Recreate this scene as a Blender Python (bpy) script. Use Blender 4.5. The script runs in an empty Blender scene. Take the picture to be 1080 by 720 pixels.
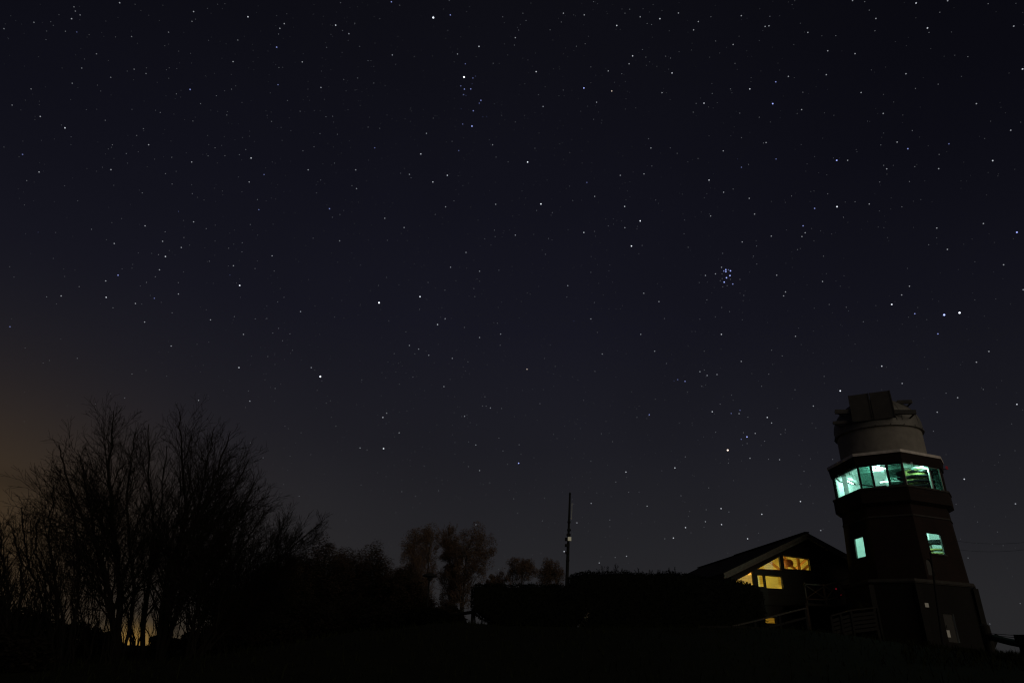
import bpy, bmesh, math, random
from math import sin, cos, tan, radians, pi, atan2, hypot, sqrt, exp
from mathutils import Vector, Matrix, Quaternion, noise
from mathutils.geometry import tessellate_polygon

scene = bpy.context.scene
col = scene.collection
rnd = random.Random(7)

# ------------------------------------------------------------------ camera
FPX, PITCH, ROLL = 700.0, radians(25.2), radians(2.0)      # focal length in pixels of the 1080 px wide photo
FW = Vector((0, cos(PITCH), sin(PITCH)))
_r0, _u0 = Vector((1, 0, 0)), Vector((0, -sin(PITCH), cos(PITCH)))
RT = _r0 * cos(ROLL) + _u0 * sin(ROLL)
UP = _u0 * cos(ROLL) - _r0 * sin(ROLL)
cam_d = bpy.data.cameras.new('camera')
cam_d.sensor_fit = 'HORIZONTAL'
cam_d.sensor_width = 36.0
cam_d.lens = 36.0 * FPX / 1080.0
cam_d.clip_start = 0.1
cam_d.clip_end = 20000.0
cam = bpy.data.objects.new('camera', cam_d)
m = Matrix((RT, UP, -FW)).transposed().to_4x4()
cam.matrix_world = m
col.objects.link(cam)
scene.camera = cam


def ray(x, y):
    return FW + RT * ((x - 540) / FPX) + UP * ((360 - y) / FPX)


def at(x, y, D):
    """the point that stands D metres away along the ground in the direction of a photo pixel"""
    d = ray(x, y)
    return d * (D / hypot(d.x, d.y))


# ------------------------------------------------------------------ night sky
world = bpy.data.worlds.new('World')
scene.world = world
world.use_nodes = True
wn, wl = world.node_tree.nodes, world.node_tree.links
wn.clear()


def nd(tree, t, **kw):
    n = tree.nodes.new(t)
    for k, v in kw.items():
        setattr(n, k, v)
    return n


def math_n(tree, op, a, b=None, c=None):
    n = tree.nodes.new('ShaderNodeMath')
    n.operation = op
    for i, v in enumerate((a, b, c)):
        if v is None:
            continue
        if isinstance(v, (int, float)):
            n.inputs[i].default_value = v
        else:
            tree.links.new(v, n.inputs[i])
    return n.outputs[0]


WT = world.node_tree
tc = nd(WT, 'ShaderNodeTexCoord')
sep = nd(WT, 'ShaderNodeSeparateXYZ')
wl.new(tc.outputs['Generated'], sep.inputs[0])
el = math_n(WT, 'ARCSINE', sep.outputs[2])
az = math_n(WT, 'ARCTAN2', sep.outputs[0], sep.outputs[1])
ramp = nd(WT, 'ShaderNodeValToRGB')
wl.new(math_n(WT, 'DIVIDE', el, radians(60)), ramp.inputs[0])
SKY = [(0.0, (.0212, .0207, .0218)), (4, (.0196, .0193, .0212)), (9, (.0160, .0159, .0192)), (16, (.0116, .0116, .0166)),
       (26, (.0079, .0079, .0141)), (36, (.0060, .0060, .0113)), (46, (.0048, .0048, .0086)), (58, (.0039, .0039, .0062))]
while len(ramp.color_ramp.elements) < len(SKY):
    ramp.color_ramp.elements.new(0.5)
for e, (deg, c) in zip(ramp.color_ramp.elements, SKY):
    e.position = deg / 60
    e.color = (*c, 1)


def gauss(a0, e0, sa, se):
    x = math_n(WT, 'DIVIDE', math_n(WT, 'SUBTRACT', az, radians(a0)), radians(sa))
    y = math_n(WT, 'DIVIDE', math_n(WT, 'SUBTRACT', el, radians(e0)), radians(se))
    r2 = math_n(WT, 'ADD', math_n(WT, 'MULTIPLY', x, x), math_n(WT, 'MULTIPLY', y, y))
    return math_n(WT, 'EXPONENT', math_n(WT, 'MULTIPLY', r2, -1.0))


acc = ramp.outputs[0]


def add_glow(fac, color, mode='ADD'):
    global acc
    mx = nd(WT, 'ShaderNodeMix', data_type='RGBA', blend_type=mode)
    wl.new(fac, mx.inputs[0])
    wl.new(acc, mx.inputs[6])
    mx.inputs[7].default_value = (*color, 1)
    acc = mx.outputs[2]


add_glow(gauss(-42, 5, 13, 8.5), (.0460, .0290, .0150), 'MIX')      # town light beyond the left hills
add_glow(gauss(-38, 3, 25, 13), (.0050, .0028, .0))
add_glow(gauss(-26, -.4, 6, 1.6), (.0300, .0190, .0045))
add_glow(gauss(-26.7, -0.3, 1.3, 1.05), (.2600, .1400, .0150))   # brightest part of it, low on the horizon
# darker zenith towards the right, and very soft unevenness of the night air
nz = nd(WT, 'ShaderNodeTexNoise')
nz.inputs['Scale'].default_value = 3.2
nz.inputs['Detail'].default_value = 3.0
wl.new(tc.outputs['Generated'], nz.inputs['Vector'])
nf = math_n(WT, 'MULTIPLY_ADD', nz.outputs[0], 0.34, 0.83)
dk = math_n(WT, 'SUBTRACT', 1.0, math_n(WT, 'MULTIPLY', gauss(50, 42, 30, 30), 0.42))
dk2 = math_n(WT, 'SUBTRACT', 1.0, math_n(WT, 'MULTIPLY', gauss(-55, 50, 32, 24), 0.32))
cl = math_n(WT, 'SUBTRACT', 1.0, math_n(WT, 'MULTIPLY', gauss(-35, 9.6, 4.5, 0.7), 0.22))    # thin dark cloud bank
fac = math_n(WT, 'MULTIPLY', math_n(WT, 'MULTIPLY', nf, dk), math_n(WT, 'MULTIPLY', dk2, cl))
bg = nd(WT, 'ShaderNodeBackground')
wl.new(acc, bg.inputs[0])
wl.new(fac, bg.inputs[1])
wo = nd(WT, 'ShaderNodeOutputWorld')
wl.new(bg.outputs[0], wo.inputs[0])

# weak warm light of the town from behind and right of the camera
sun_d = bpy.data.lights.new('town_light', 'SUN')
sun_d.energy = 0.40
sun_d.color = (1.0, .85, .64)
sun_d.angle = radians(60.0)
sun = bpy.data.objects.new('town_light', sun_d)
_sa, _se = radians(143), radians(18)
_sd = Vector((sin(_sa) * cos(_se), cos(_sa) * cos(_se), sin(_se)))
sun.rotation_euler = _sd.to_track_quat('Z', 'Y').to_euler()
sun.location = (20, -20, 20)
col.objects.link(sun)

vs = scene.view_settings
vs.view_transform = 'Standard'
vs.look = 'None'
vs.exposure = 0.0
vs.gamma = 1.0
vs.use_curve_mapping = False
scene.cycles.use_denoising = True
scene.cycles.denoising_input_passes = 'RGB_ALBEDO_NORMAL'
scene.cycles.denoising_prefilter = 'ACCURATE'
scene.cycles.use_adaptive_sampling = False
scene.cycles.filter_width = 1.25
scene.cycles.max_bounces = 6
scene.cycles.diffuse_bounces = 3
scene.cycles.glossy_bounces = 2
scene.cycles.transparent_max_bounces = 12
scene.cycles.sample_clamp_indirect = 1.0
scene.cycles.caustics_reflective = False
scene.cycles.caustics_refractive = False


# ------------------------------------------------------------------ materials
def mat(name, color, rough=0.8, var=0.0, scale=4.0, metal=0.0, color2=None, bump=0.0, spec=0.3):
    mt = bpy.data.materials.new(name)
    mt.use_nodes = True
    t = mt.node_tree
    b = t.nodes['Principled BSDF']
    b.inputs['Roughness'].default_value = rough
    b.inputs['Metallic'].default_value = metal
    b.inputs['Specular IOR Level'].default_value = spec
    if var > 0 or color2:
        tcn = nd(t, 'ShaderNodeTexCoord')
        nz = nd(t, 'ShaderNodeTexNoise')
        nz.inputs['Scale'].default_value = scale
        nz.inputs['Detail'].default_value = 6
        nz.inputs['Roughness'].default_value = 0.65
        t.links.new(tcn.outputs['Object'], nz.inputs['Vector'])
        rp = nd(t, 'ShaderNodeValToRGB')
        c2 = color2 or tuple(c * (1 - var) for c in color)
        rp.color_ramp.elements[0].position = .32
        rp.color_ramp.elements[1].position = .68
        rp.color_ramp.elements[0].color = (*c2, 1)
        rp.color_ramp.elements[1].color = (*color, 1)
        t.links.new(nz.outputs[0], rp.inputs[0])
        t.links.new(rp.outputs[0], b.inputs['Base Color'])
        if bump:
            bp = nd(t, 'ShaderNodeBump')
            bp.inputs['Strength'].default_value = bump
            bp.inputs['Distance'].default_value = .03
            t.links.new(nz.outputs[0], bp.inputs['Height'])
            t.links.new(bp.outputs[0], b.inputs['Normal'])
    else:
        b.inputs['Base Color'].default_value = (*color, 1)
    return mt


def brick_mat(name, c1, c2, mortar, w, h):
    mt = mat(name, c1, 0.9)
    t = mt.node_tree
    b = t.nodes['Principled BSDF']
    uv = nd(t, 'ShaderNodeUVMap')
    br = nd(t, 'ShaderNodeTexBrick')
    br.inputs['Scale'].default_value = 1.0
    br.inputs['Brick Width'].default_value = w
    br.inputs['Row Height'].default_value = h
    br.inputs['Mortar Size'].default_value = .008
    br.inputs['Color1'].default_value = (*c1, 1)
    br.inputs['Color2'].default_value = (*c2, 1)
    br.inputs['Mortar'].default_value = (*mortar, 1)
    t.links.new(uv.outputs[0], br.inputs['Vector'])
    nz = nd(t, 'ShaderNodeTexNoise')
    nz.inputs['Scale'].default_value = .9
    nz.inputs['Detail'].default_value = 5
    t.links.new(uv.outputs[0], nz.inputs['Vector'])
    mx = nd(t, 'ShaderNodeMix', data_type='RGBA', blend_type='MULTIPLY')
    mx.inputs[0].default_value = .7
    t.links.new(br.outputs[0], mx.inputs[6])
    t.links.new(nz.outputs[0], mx.inputs[7])
    t.links.new(mx.outputs[2], b.inputs['Base Color'])
    bp = nd(t, 'ShaderNodeBump')
    bp.inputs['Strength'].default_value = .4
    bp.inputs['Distance'].default_value = .02
    t.links.new(br.outputs[1], bp.inputs['Height'])
    bp.invert = True
    t.links.new(bp.outputs[0], b.inputs['Normal'])
    return mt


def plank_mat(name, c1, c2, w, rough=.7):
    """boards w metres wide running along v, from the UV map"""
    mt = mat(name, c1, rough)
    t = mt.node_tree
    b = t.nodes['Principled BSDF']
    uv = nd(t, 'ShaderNodeUVMap')
    br = nd(t, 'ShaderNodeTexBrick')
    br.inputs['Scale'].default_value = 1.0
    br.inputs['Brick Width'].default_value = 2.6
    br.inputs['Row Height'].default_value = w
    br.inputs['Mortar Size'].default_value = .006
    br.inputs['Color1'].default_value = (*c1, 1)
    br.inputs['Color2'].default_value = (*c2, 1)
    br.inputs['Mortar'].default_value = (*[c * .3 for c in c2], 1)
    t.links.new(uv.outputs[0], br.inputs['Vector'])
    t.links.new(br.outputs[0], b.inputs['Base Color'])
    return mt


def glass_mat(name, tint, gloss=.06):
    mt = bpy.data.materials.new(name)
    mt.use_nodes = True
    t = mt.node_tree
    t.nodes.clear()
    o = nd(t, 'ShaderNodeOutputMaterial')
    mx = nd(t, 'ShaderNodeMixShader')
    tr = nd(t, 'ShaderNodeBsdfTransparent')
    gl = nd(t, 'ShaderNodeBsdfGlossy')
    gl.inputs['Roughness'].default_value = .02
    tr.inputs[0].default_value = (*tint, 1)
    mx.inputs[0].default_value = gloss
    t.links.new(tr.outputs[0], mx.inputs[1])
    t.links.new(gl.outputs[0], mx.inputs[2])
    t.links.new(mx.outputs[0], o.inputs[0])
    return mt


def emit_mat(name, color, strength, sampled=True):
    mt = bpy.data.materials.new(name)
    mt.use_nodes = True
    t = mt.node_tree
    t.nodes.clear()
    o = nd(t, 'ShaderNodeOutputMaterial')
    e = nd(t, 'ShaderNodeEmission')
    e.inputs[0].default_value = (*color, 1)
    e.inputs[1].default_value = strength
    t.links.new(e.outputs[0], o.inputs[0])
    if not sampled:
        mt.cycles.emission_sampling = 'NONE'
    return mt


M = {
    'ground': mat('dark_turf', (.015, .016, .009), .95, color2=(.009, .011, .006), scale=1.4, bump=.4, spec=.05),
    'grass': mat('grass_blades', (.014, .017, .007), .95, spec=.02),
    'brick': brick_mat('dark_red_brick', (.030, .0118, .0085), (.020, .0082, .006), (.026, .02, .016), .24, .075),
    'basebrick': brick_mat('brown_base_brick', (.012, .0095, .0078), (.008, .0065, .0053), (.014, .012, .010), .24, .075),
    'trimbrick': brick_mat('dark_fascia_boards', (.030, .016, .012), (.022, .012, .009), (.012, .009, .008), .9, .16),
    'pilaster': mat('dark_pilaster', (.020, .018, .016), .9, color2=(.012, .011, .010), scale=3),
    'stone': mat('pale_coping_stone', (.86, .79, .74), .7, color2=(.52, .47, .44), scale=2.2),
    'concrete': mat('weathered_concrete', (.060, .055, .050), .9, color2=(.036, .033, .030), scale=3),
    'plaster': mat('pale_interior_plaster', (.72, .76, .72), .9, color2=(.64, .68, .65), scale=2),
    'drum': mat('painted_drum_wall', (.29, .268, .238), .75, color2=(.20, .185, .165), scale=1.6, bump=.1),
    'dome': mat('dull_dome_metal', (.21, .20, .185), .55, color2=(.15, .145, .135), scale=1.2, metal=.25),
    'shutter': mat('dark_shutter_sheet', (.060, .056, .053), .6, color2=(.04, .038, .036), scale=2),
    'rail': mat('grey_rail_steel', (.12, .115, .11), .6, color2=(.08, .077, .075), scale=3),
    'frame': mat('dark_window_frame', (.05, .048, .045), .6),
    'lframe': mat('pale_aluminium_frame', (.34, .34, .32), .5, metal=.3),
    'glass': glass_mat('clear_glass', (.93, .97, .95)),
    'smoke': glass_mat('tinted_glass', (.17, .25, .22), .09),
    'dim': glass_mat('dim_tinted_glass', (.34, .50, .45), .09),
    'tint': glass_mat('slightly_tinted_glass', (.66, .74, .68), .07),
    'tread': mat('yellow_stair_timber', (.66, .60, .20), .6, color2=(.54, .48, .15), scale=5),
    'steel': mat('dark_steel', (.020, .020, .020), .8, spec=.05),
    'white': mat('white_paint', (.78, .78, .74), .6),
    'door': mat('grey_door_paint', (.050, .048, .044), .6, color2=(.036, .034, .032), scale=3),
    'timber': plank_mat('dark_stained_boards', (.030, .022, .015), (.022, .016, .011), .18),
    'timber_beam': mat('dark_timber_beam', (.085, .06, .04), .75, color2=(.05, .035, .025), scale=6),
    'barge': mat('grey_bargeboard', (.16, .14, .11), .75, color2=(.10, .088, .07), scale=5),
    'roof': mat('dark_roof_shingle', (.022, .021, .020), .9, color2=(.014, .0135, .013), spec=.1, scale=7),
    'pine': plank_mat('yellow_pine_boards', (.80, .70, .36), (.74, .63, .30), .16),
    'pine_beam': mat('orange_pine_beam', (.34, .16, .05), .6, color2=(.24, .10, .03), scale=5),
    'shade': mat('red_brown_lamp_shade', (.24, .075, .035), .6),
    'fence': mat('weathered_fence_timber', (.018, .016, .0135), .9, color2=(.011, .010, .0085), scale=6),
    'tarred': mat('tarred_timber', (.010, .009, .008), .9, color2=(.006, .0055, .005), scale=6),
    'rail_pale': mat('worn_pale_handrail', (.052, .047, .040), .8, color2=(.028, .025, .021), scale=6),
    'bark': mat('black_wet_bark', (.016, .014, .012), .95, color2=(.010, .009, .008), scale=7, spec=.05),
    'birchbark': mat('pale_birch_bark', (.065, .055, .046), .9, color2=(.03, .025, .021), scale=5, spec=.05),
    'brush': mat('dark_brown_brush', (.050, .034, .025), .9, color2=(.03, .021, .016), scale=2, spec=.05),
    'twigs': mat('brown_birch_twigs', (.150, .100, .072), .9, color2=(.10, .068, .05), scale=2, spec=.05),
    'evergreen': mat('dark_evergreen_leaf', (.016, .013, .0095), .9, color2=(.009, .008, .006), scale=1.5, spec=.05),
    'hedge': mat('clipped_hedge_leaf', (.008, .009, .006), .9, color2=(.005, .006, .004), scale=3, spec=.05),
}


def cloth_mat(name, color, through):
    mt = bpy.data.materials.new(name)
    mt.use_nodes = True
    t = mt.node_tree
    t.nodes.clear()
    o = nd(t, 'ShaderNodeOutputMaterial')
    mx = nd(t, 'ShaderNodeMixShader')
    df = nd(t, 'ShaderNodeBsdfDiffuse')
    tl = nd(t, 'ShaderNodeBsdfTranslucent')
    df.inputs[0].default_value = (*color, 1)
    tl.inputs[0].default_value = (*color, 1)
    mx.inputs[0].default_value = through
    t.links.new(df.outputs[0], mx.inputs[1])
    t.links.new(tl.outputs[0], mx.inputs[2])
    t.links.new(mx.outputs[0], o.inputs[0])
    return mt


M['blind'] = cloth_mat('cream_roller_blind', (.82, .78, .52), .65)
M['curtain'] = cloth_mat('pale_curtain', (.80, .84, .78), .65)


# ------------------------------------------------------------------ building helpers
def tag(o, label=None, cat=None, group=None, kind=None):
    for k, v in (('label', label), ('category', cat), ('group', group), ('kind', kind)):
        if v:
            o[k] = v
    return o


def empty(name, loc, label, cat, group=None):
    o = bpy.data.objects.new(name, None)
    o.empty_display_size = .3
    o.location = loc
    col.objects.link(o)
    return tag(o, label, cat, group)


def root_loc(p):
    v = Vector((0, 0, 0))
    while p is not None:
        v += p.location
        p = p.parent
    return v


class MB:
    """collects geometry in world coordinates; build() links it as one mesh object"""

    def __init__(self):
        self.v, self.f, self.mi, self.uv = [], [], [], []

    def face(self, pts, mi=0, uv=None):
        n = len(self.v)
        self.v.extend(Vector(p) for p in pts)
        self.f.append(tuple(range(n, n + len(pts))))
        self.mi.append(mi)
        self.uv.append(uv)
        return self

    def hexa(self, p, mi=0):
        """eight corners: bottom ring 0-3 counter-clockwise from above, top ring 4-7"""
        for q in ((3, 2, 1, 0), (4, 5, 6, 7), (0, 1, 5, 4), (1, 2, 6, 5), (2, 3, 7, 6), (3, 0, 4, 7)):
            pts = [Vector(p[i]) for i in q]
            a, b = (pts[1] - pts[0]).length, (pts[3] - pts[0]).length
            self.face(pts, mi, [(0, 0), (a, 0), (a, b), (0, b)])
        return self

    def beam(self, a, b, w, h, up=Vector((0, 0, 1)), mi=0):
        a, b = Vector(a), Vector(b)
        d = (b - a).normalized()
        s = d.cross(up)
        if s.length < 1e-4:
            s = d.cross(Vector((1, 0, 0)))
        s.normalize()
        u = s.cross(d)
        s, u = s * w / 2, u * h / 2
        return self.hexa([a - s - u, a + s - u, b + s - u, b - s - u, a - s + u, a + s + u, b + s + u, b - s + u], mi)

    def tube(self, pts, rad, sides=6, cap=True, mi=0):
        pts = [Vector(p) for p in pts]
        n0 = len(self.v)
        prev = None
        for i, p in enumerate(pts):
            d = (pts[min(i + 1, len(pts) - 1)] - pts[max(i - 1, 0)])
            if d.length < 1e-9:
                d = Vector((0, 0, 1))
            d.normalize()
            if prev is None:
                s = d.cross(Vector((0, 0, 1)) if abs(d.z) < .9 else Vector((1, 0, 0))).normalized()
            else:
                s = (prev - d * prev.dot(d)).normalized()
            prev = s
            t = d.cross(s)
            r = rad[i] if isinstance(rad, (list, tuple)) else rad
            for k in range(sides):
                a = 2 * pi * k / sides
                self.v.append(p + (s * cos(a) + t * sin(a)) * r)
        for i in range(len(pts) - 1):
            for k in range(sides):
                a, b = n0 + i * sides + k, n0 + i * sides + (k + 1) % sides
                self.f.append((a, b, b + sides, a + sides))
                self.mi.append(mi)
                self.uv.append(None)
        if cap:
            for base, rev in ((n0, True), (n0 + (len(pts) - 1) * sides, False)):
                q = list(range(base, base + sides))
                self.f.append(tuple(reversed(q)) if rev else tuple(q))
                self.mi.append(mi)
                self.uv.append(None)
        return self

    def lathe(self, c, prof, seg=40, mi=0, ax=(Vector((1, 0, 0)), Vector((0, 1, 0)))):
        """prof: list of (radius, height) turned round a vertical axis through c"""
        c = Vector(c)
        n0 = len(self.v)
        for r, h in prof:
            for k in range(seg):
                a = 2 * pi * k / seg
                self.v.append(c + (ax[0] * cos(a) + ax[1] * sin(a)) * r + Vector((0, 0, h)))
        for i in range(len(prof) - 1):
            for k in range(seg):
                a, b = n0 + i * seg + k, n0 + i * seg + (k + 1) % seg
                self.f.append((a, b, b + seg, a + seg))
                self.mi.append(mi)
                self.uv.append(None)
        return self

    def panel(self, outline, holes, fn, t, mi_in=0, mi_rev=None):
        """flat or sloping wall: outline and holes in (s, z); fn(s, z, depth) gives the point; reveals and back get mi_in"""
        loops = [list(outline)] + [list(h) for h in holes]
        flat = [p for lp in loops for p in lp]
        tris = tessellate_polygon([[Vector((p[0], p[1], 0)) for p in lp] for lp in loops])
        for tr in tris:
            q = [flat[i] for i in tr]
            ar = (q[1][0] - q[0][0]) * (q[2][1] - q[0][1]) - (q[2][0] - q[0][0]) * (q[1][1] - q[0][1])
            if ar < 0:
                q.reverse()
            self.face([fn(p[0], p[1], 0) for p in q], 0, [(p[0], p[1]) for p in q])
            q.reverse()
            self.face([fn(p[0], p[1], t) for p in q], mi_in, [(p[0], p[1]) for p in q])
        for li, lp in enumerate(loops):
            for i in range(len(lp)):
                a, b = lp[i], lp[(i + 1) % len(lp)]
                self.face([fn(*a, 0), fn(*a, t), fn(*b, t), fn(*b, 0)], 0 if li == 0 else (mi_in if mi_rev is None else mi_rev),
                          [(0, 0), (t, 0), (t, 1), (0, 1)])
        return self

    def build(self, name, mats, parent=None, smooth=False, label=None):
        off = root_loc(parent)
        me = bpy.data.meshes.new(name)
        me.from_pydata([tuple(v - off) for v in self.v], [], self.f)
        ms = mats if isinstance(mats, (list, tuple)) else [mats]
        for mm in ms:
            me.materials.append(mm)
        if any(self.mi):
            me.polygons.foreach_set('material_index', self.mi)
        if any(u is not None for u in self.uv):
            uvl = me.uv_layers.new(name='UVMap').data
            for poly, u in zip(me.polygons, self.uv):
                if u is not None:
                    for li, c in zip(poly.loop_indices, u):
                        uvl[li].uv = c
        if smooth:
            me.polygons.foreach_set('use_smooth', [True] * len(me.polygons))
        me.update()
        o = bpy.data.objects.new(name, me)
        o.parent = parent
        col.objects.link(o)
        if label:
            o['label'] = label
        return o


def smooth_angle(o, deg=40):
    me = o.data
    me.polygons.foreach_set('use_smooth', [True] * len(me.polygons))
    try:
        me.set_sharp_from_angle(angle=radians(deg))
    except Exception:
        pass


def lamp(name, loc, parent, energy, color, radius):
    l = bpy.data.lights.new(name, 'POINT')
    l.energy = energy
    l.color = color
    l.shadow_soft_size = radius
    o = bpy.data.objects.new(name, l)
    o.location = Vector(loc) - root_loc(parent)
    o.parent = parent
    col.objects.link(o)
    return o


# ------------------------------------------------------------------ ground
def sst(a, b, x):
    t = min(1, max(0, (x - a) / (b - a)))
    return t * t * (3 - 2 * t)


def height(x, y):
    D = hypot(x, y)
    c = -0.35 + 1.9 * sst(-13, -2, x) + .12 * sst(4, 12, x)
    h = -1.5 + (c + 1.5) * sst(3, 44 if x > -6 else 40, y + .25 * abs(x))
    h -= .55 * sst(26.5, 33, x)
    h -= .85 * sst(14, 21, x) * (1 - sst(39, 48, y))
    h -= 0.026 * max(0, D - 78) ** 1.0
    if D < 200:
        h += .09 * noise.noise(Vector((x * .16, y * .16, 0))) + .035 * noise.noise(Vector((x * .7, y * .7, 3)))
    return h


g = MB()
NA, rings = 200, [0.0]
r = .8
while r < 7000:
    rings.append(r)
    r *= 1.055 if r < 120 else 1.2
for i, rr in enumerate(rings):
    if i == 0:
        g.v.append(Vector((0, 0, height(0, 0))))
        continue
    for k in range(NA):
        a = 2 * pi * k / NA
        x, y = rr * sin(a), rr * cos(a)
        g.v.append(Vector((x, y, height(x, y))))
for k in range(NA):
    g.f.append((0, 1 + (k + 1) % NA, 1 + k))
for i in range(1, len(rings) - 1):
    b0, b1 = 1 + (i - 1) * NA, 1 + i * NA
    for k in range(NA):
        k2 = (k + 1) % NA
        g.f.append((b0 + k, b0 + k2, b1 + k2, b1 + k))
g.mi = [0] * len(g.f)
g.uv = [None] * len(g.f)
tag(g.build('ground', M['ground'], smooth=True), kind='structure', label='dark grassy hillside rising to the tower and cabin')

gr = MB()
for i in range(16000):
    if i < 5000:
        a, D = radians(rnd.uniform(29, 39)), rnd.uniform(24, 47)
    else:
        a, D = radians(rnd.uniform(-38, 39)), 4 + 44 * sqrt(rnd.random())
    x, y = D * sin(a), D * cos(a)
    z = height(x, y) - .03
    hh = rnd.uniform(.08, .26) * (1.5 if rnd.random() < .12 else 1)
    w = rnd.uniform(.008, .02)
    b = rnd.uniform(0, 2 * pi)
    s = Vector((cos(b), sin(b), 0)) * w
    l = Vector((rnd.uniform(-.12, .12), rnd.uniform(-.12, .12), hh))
    p = Vector((x, y, z))
    mid = p + l * .55 + Vector((0, 0, hh * .08))
    gr.v += [p - s, p + s, mid + s * .7, mid - s * .7, p + l]
    n = len(gr.v) - 5
    gr.f += [(n, n + 1, n + 2, n + 3), (n + 3, n + 2, n + 4)]
gr.mi = [0] * len(gr.f)
gr.uv = [None] * len(gr.f)
tag(gr.build('grass', M['grass']), kind='stuff', label='short rough grass on the dark hillside')

# ------------------------------------------------------------------ observatory tower
TA = radians(30.27)
TU, TV = Vector((cos(TA), -sin(TA), 0)), Vector((sin(TA), cos(TA), 0))
TC = TV * 54.0
S = 1.5


def tw(u, v, z):
    return TC + (TU * u + TV * v + Vector((0, 0, z))) * S


POLY = [(-2.45, -.35), (-1.19, -2.4), (.65, -2.5), (2.15, -.6), (2.27, .45), (1.05, 2.4), (-.75, 2.5), (-2.35, .6)]
LOW = [(-2.72, -.3), (-1.5, -3.0), (.15, -3.1), (2.22, -.62), (2.34, .5), (1.1, 2.5), (-.8, 2.6), (-2.6, .7)]


def ring_scale(k, poly=POLY):
    return [(u * k, v * k) for u, v in poly]


def body_k(z):
    return .985 - (z - 3.3) * .0172


def wall_fn(poly, i, kf):
    (u0, v0), (u1, v1) = poly[i], poly[(i + 1) % len(poly)]
    L = hypot(u1 - u0, v1 - v0)
    n = ((v1 - v0) / L, -(u1 - u0) / L)

    def fn(x, z, d):
        k = kf(z / S)
        s = x / (L * S)
        u = (u0 + (u1 - u0) * s) * k - n[0] * d
        v = (v0 + (v1 - v0) * s) * k - n[1] * d
        return tw(u, v, z / S)
    return fn, L * S


def ringslab(mb, k0, k1, kin, z0, z1, poly=POLY, mi=0):
    n = len(poly)
    for i in range(n):
        j = (i + 1) % n
        a, b = poly[i], poly[j]
        P = lambda p, k, z: tw(p[0] * k, p[1] * k, z)
        o0, o1, q0, q1 = P(a, k0, z0), P(b, k0, z0), P(a, k1, z1), P(b, k1, z1)
        i0, i1, j0, j1 = P(a, kin, z0), P(b, kin, z0), P(a, kin, z1), P(b, kin, z1)
        L, H = (o1 - o0).length, (q0 - o0).length
        uv = [(0, 0), (L, 0), (L, H), (0, H)]
        mb.face([o0, o1, q1, q0], mi, uv)
        mb.face([q0, q1, j1, j0], mi, uv)
        mb.face([i1, i0, j0, j1], mi, uv)
        mb.face([o1, o0, i0, i1], mi, uv)
    return mb


def slab(mb, k, z0, z1, hole=None, poly=POLY):
    pl = ring_scale(k, poly)
    holes = [hole] if hole else []
    mb.panel(pl, holes, lambda s, z, d: tw(s, z, z1 - d), z1 - z0)
    return mb


T = empty('observatory_tower', tw(0, 0, .85), 'tall dark brick observatory tower with green lit window band and grey domed drum on top', 'observatory tower')


def rect(x0, x1, z0, z1):
    return [(x0, z0), (x1, z0), (x1, z1), (x0, z1)]


# main brick shaft, one wall per side of the octagon, windows cut through
WIN_L, WIN_R, ARCH = (0, .34, .70, 4.40, 5.28), (2, .25, .62, 4.42, 5.28), (2, .04, .20)
mb = MB()
wins = []
for i in range(8):
    fn, L = wall_fn(POLY, i, body_k)
    holes = []
    for w in (WIN_L, WIN_R):
        if w[0] == i:
            h = rect(w[1] * L, w[2] * L, w[3] * S, w[4] * S)
            holes.append(h)
            wins.append((fn, h))
    if i == 2:
        x0, x1 = .05 * L, .20 * L
        cx, rr_ = (x0 + x1) / 2, (x1 - x0) / 2
        arch = [(x0, 3.5 * S), (x1, 3.5 * S)] + [(cx + rr_ * cos(a * pi / 8), 3.98 * S + rr_ * sin(a * pi / 8)) for a in range(0, 9)]
        holes.append(arch)
        archfn = fn
    mb.panel(rect(0, L, 3.30 * S, 6.46 * S), holes, fn, .09, 1, 0)
mb.build('wall', [M['brick'], M['plaster']], T)

mb = MB()
lowk = lambda z: 1.0
DOOR, WSMALL = (.36, .55, .98, 2.06), None
for i in range(8):
    fn, L = wall_fn(LOW, i, lowk)
    holes = []
    if i == 2:
        holes = [rect(DOOR[0] * L, DOOR[1] * L, DOOR[2] * S, DOOR[3] * S)]
        lowfn, lowL = fn, L
    mb.panel(rect(0, L, .6 * S, 3.16 * S), holes, fn, .2, 1)
mb.build('ground_storey', [M['basebrick'], M['plaster']], T)
mb = MB()
mb.panel(rect(DOOR[0] * lowL + .02, DOOR[1] * lowL - .02, DOOR[2] * S + .02, DOOR[3] * S - .02), [], lambda x, z, d: lowfn(x, z, d + .07), .04)
dr = mb.build('door', M['door'], T, label='pale grey door in the dark base of the tower')
mb = MB()
mb.tube([lowfn(DOOR[0] * lowL + .14, 1.5 * S, .03), lowfn(DOOR[0] * lowL + .14, 1.62 * S, .03)], .02)
mb.build('handle', M['steel'], dr)
for i in (1, 2, 3):
    f_, L_ = wall_fn(LOW, i, lowk)
    mb = MB()
    mb.beam(f_(.0, .98 * S, -.05), f_(.0, 3.1 * S, -.05), .32, .32)
    mb.build('pilaster', M['pilaster'], T)

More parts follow.
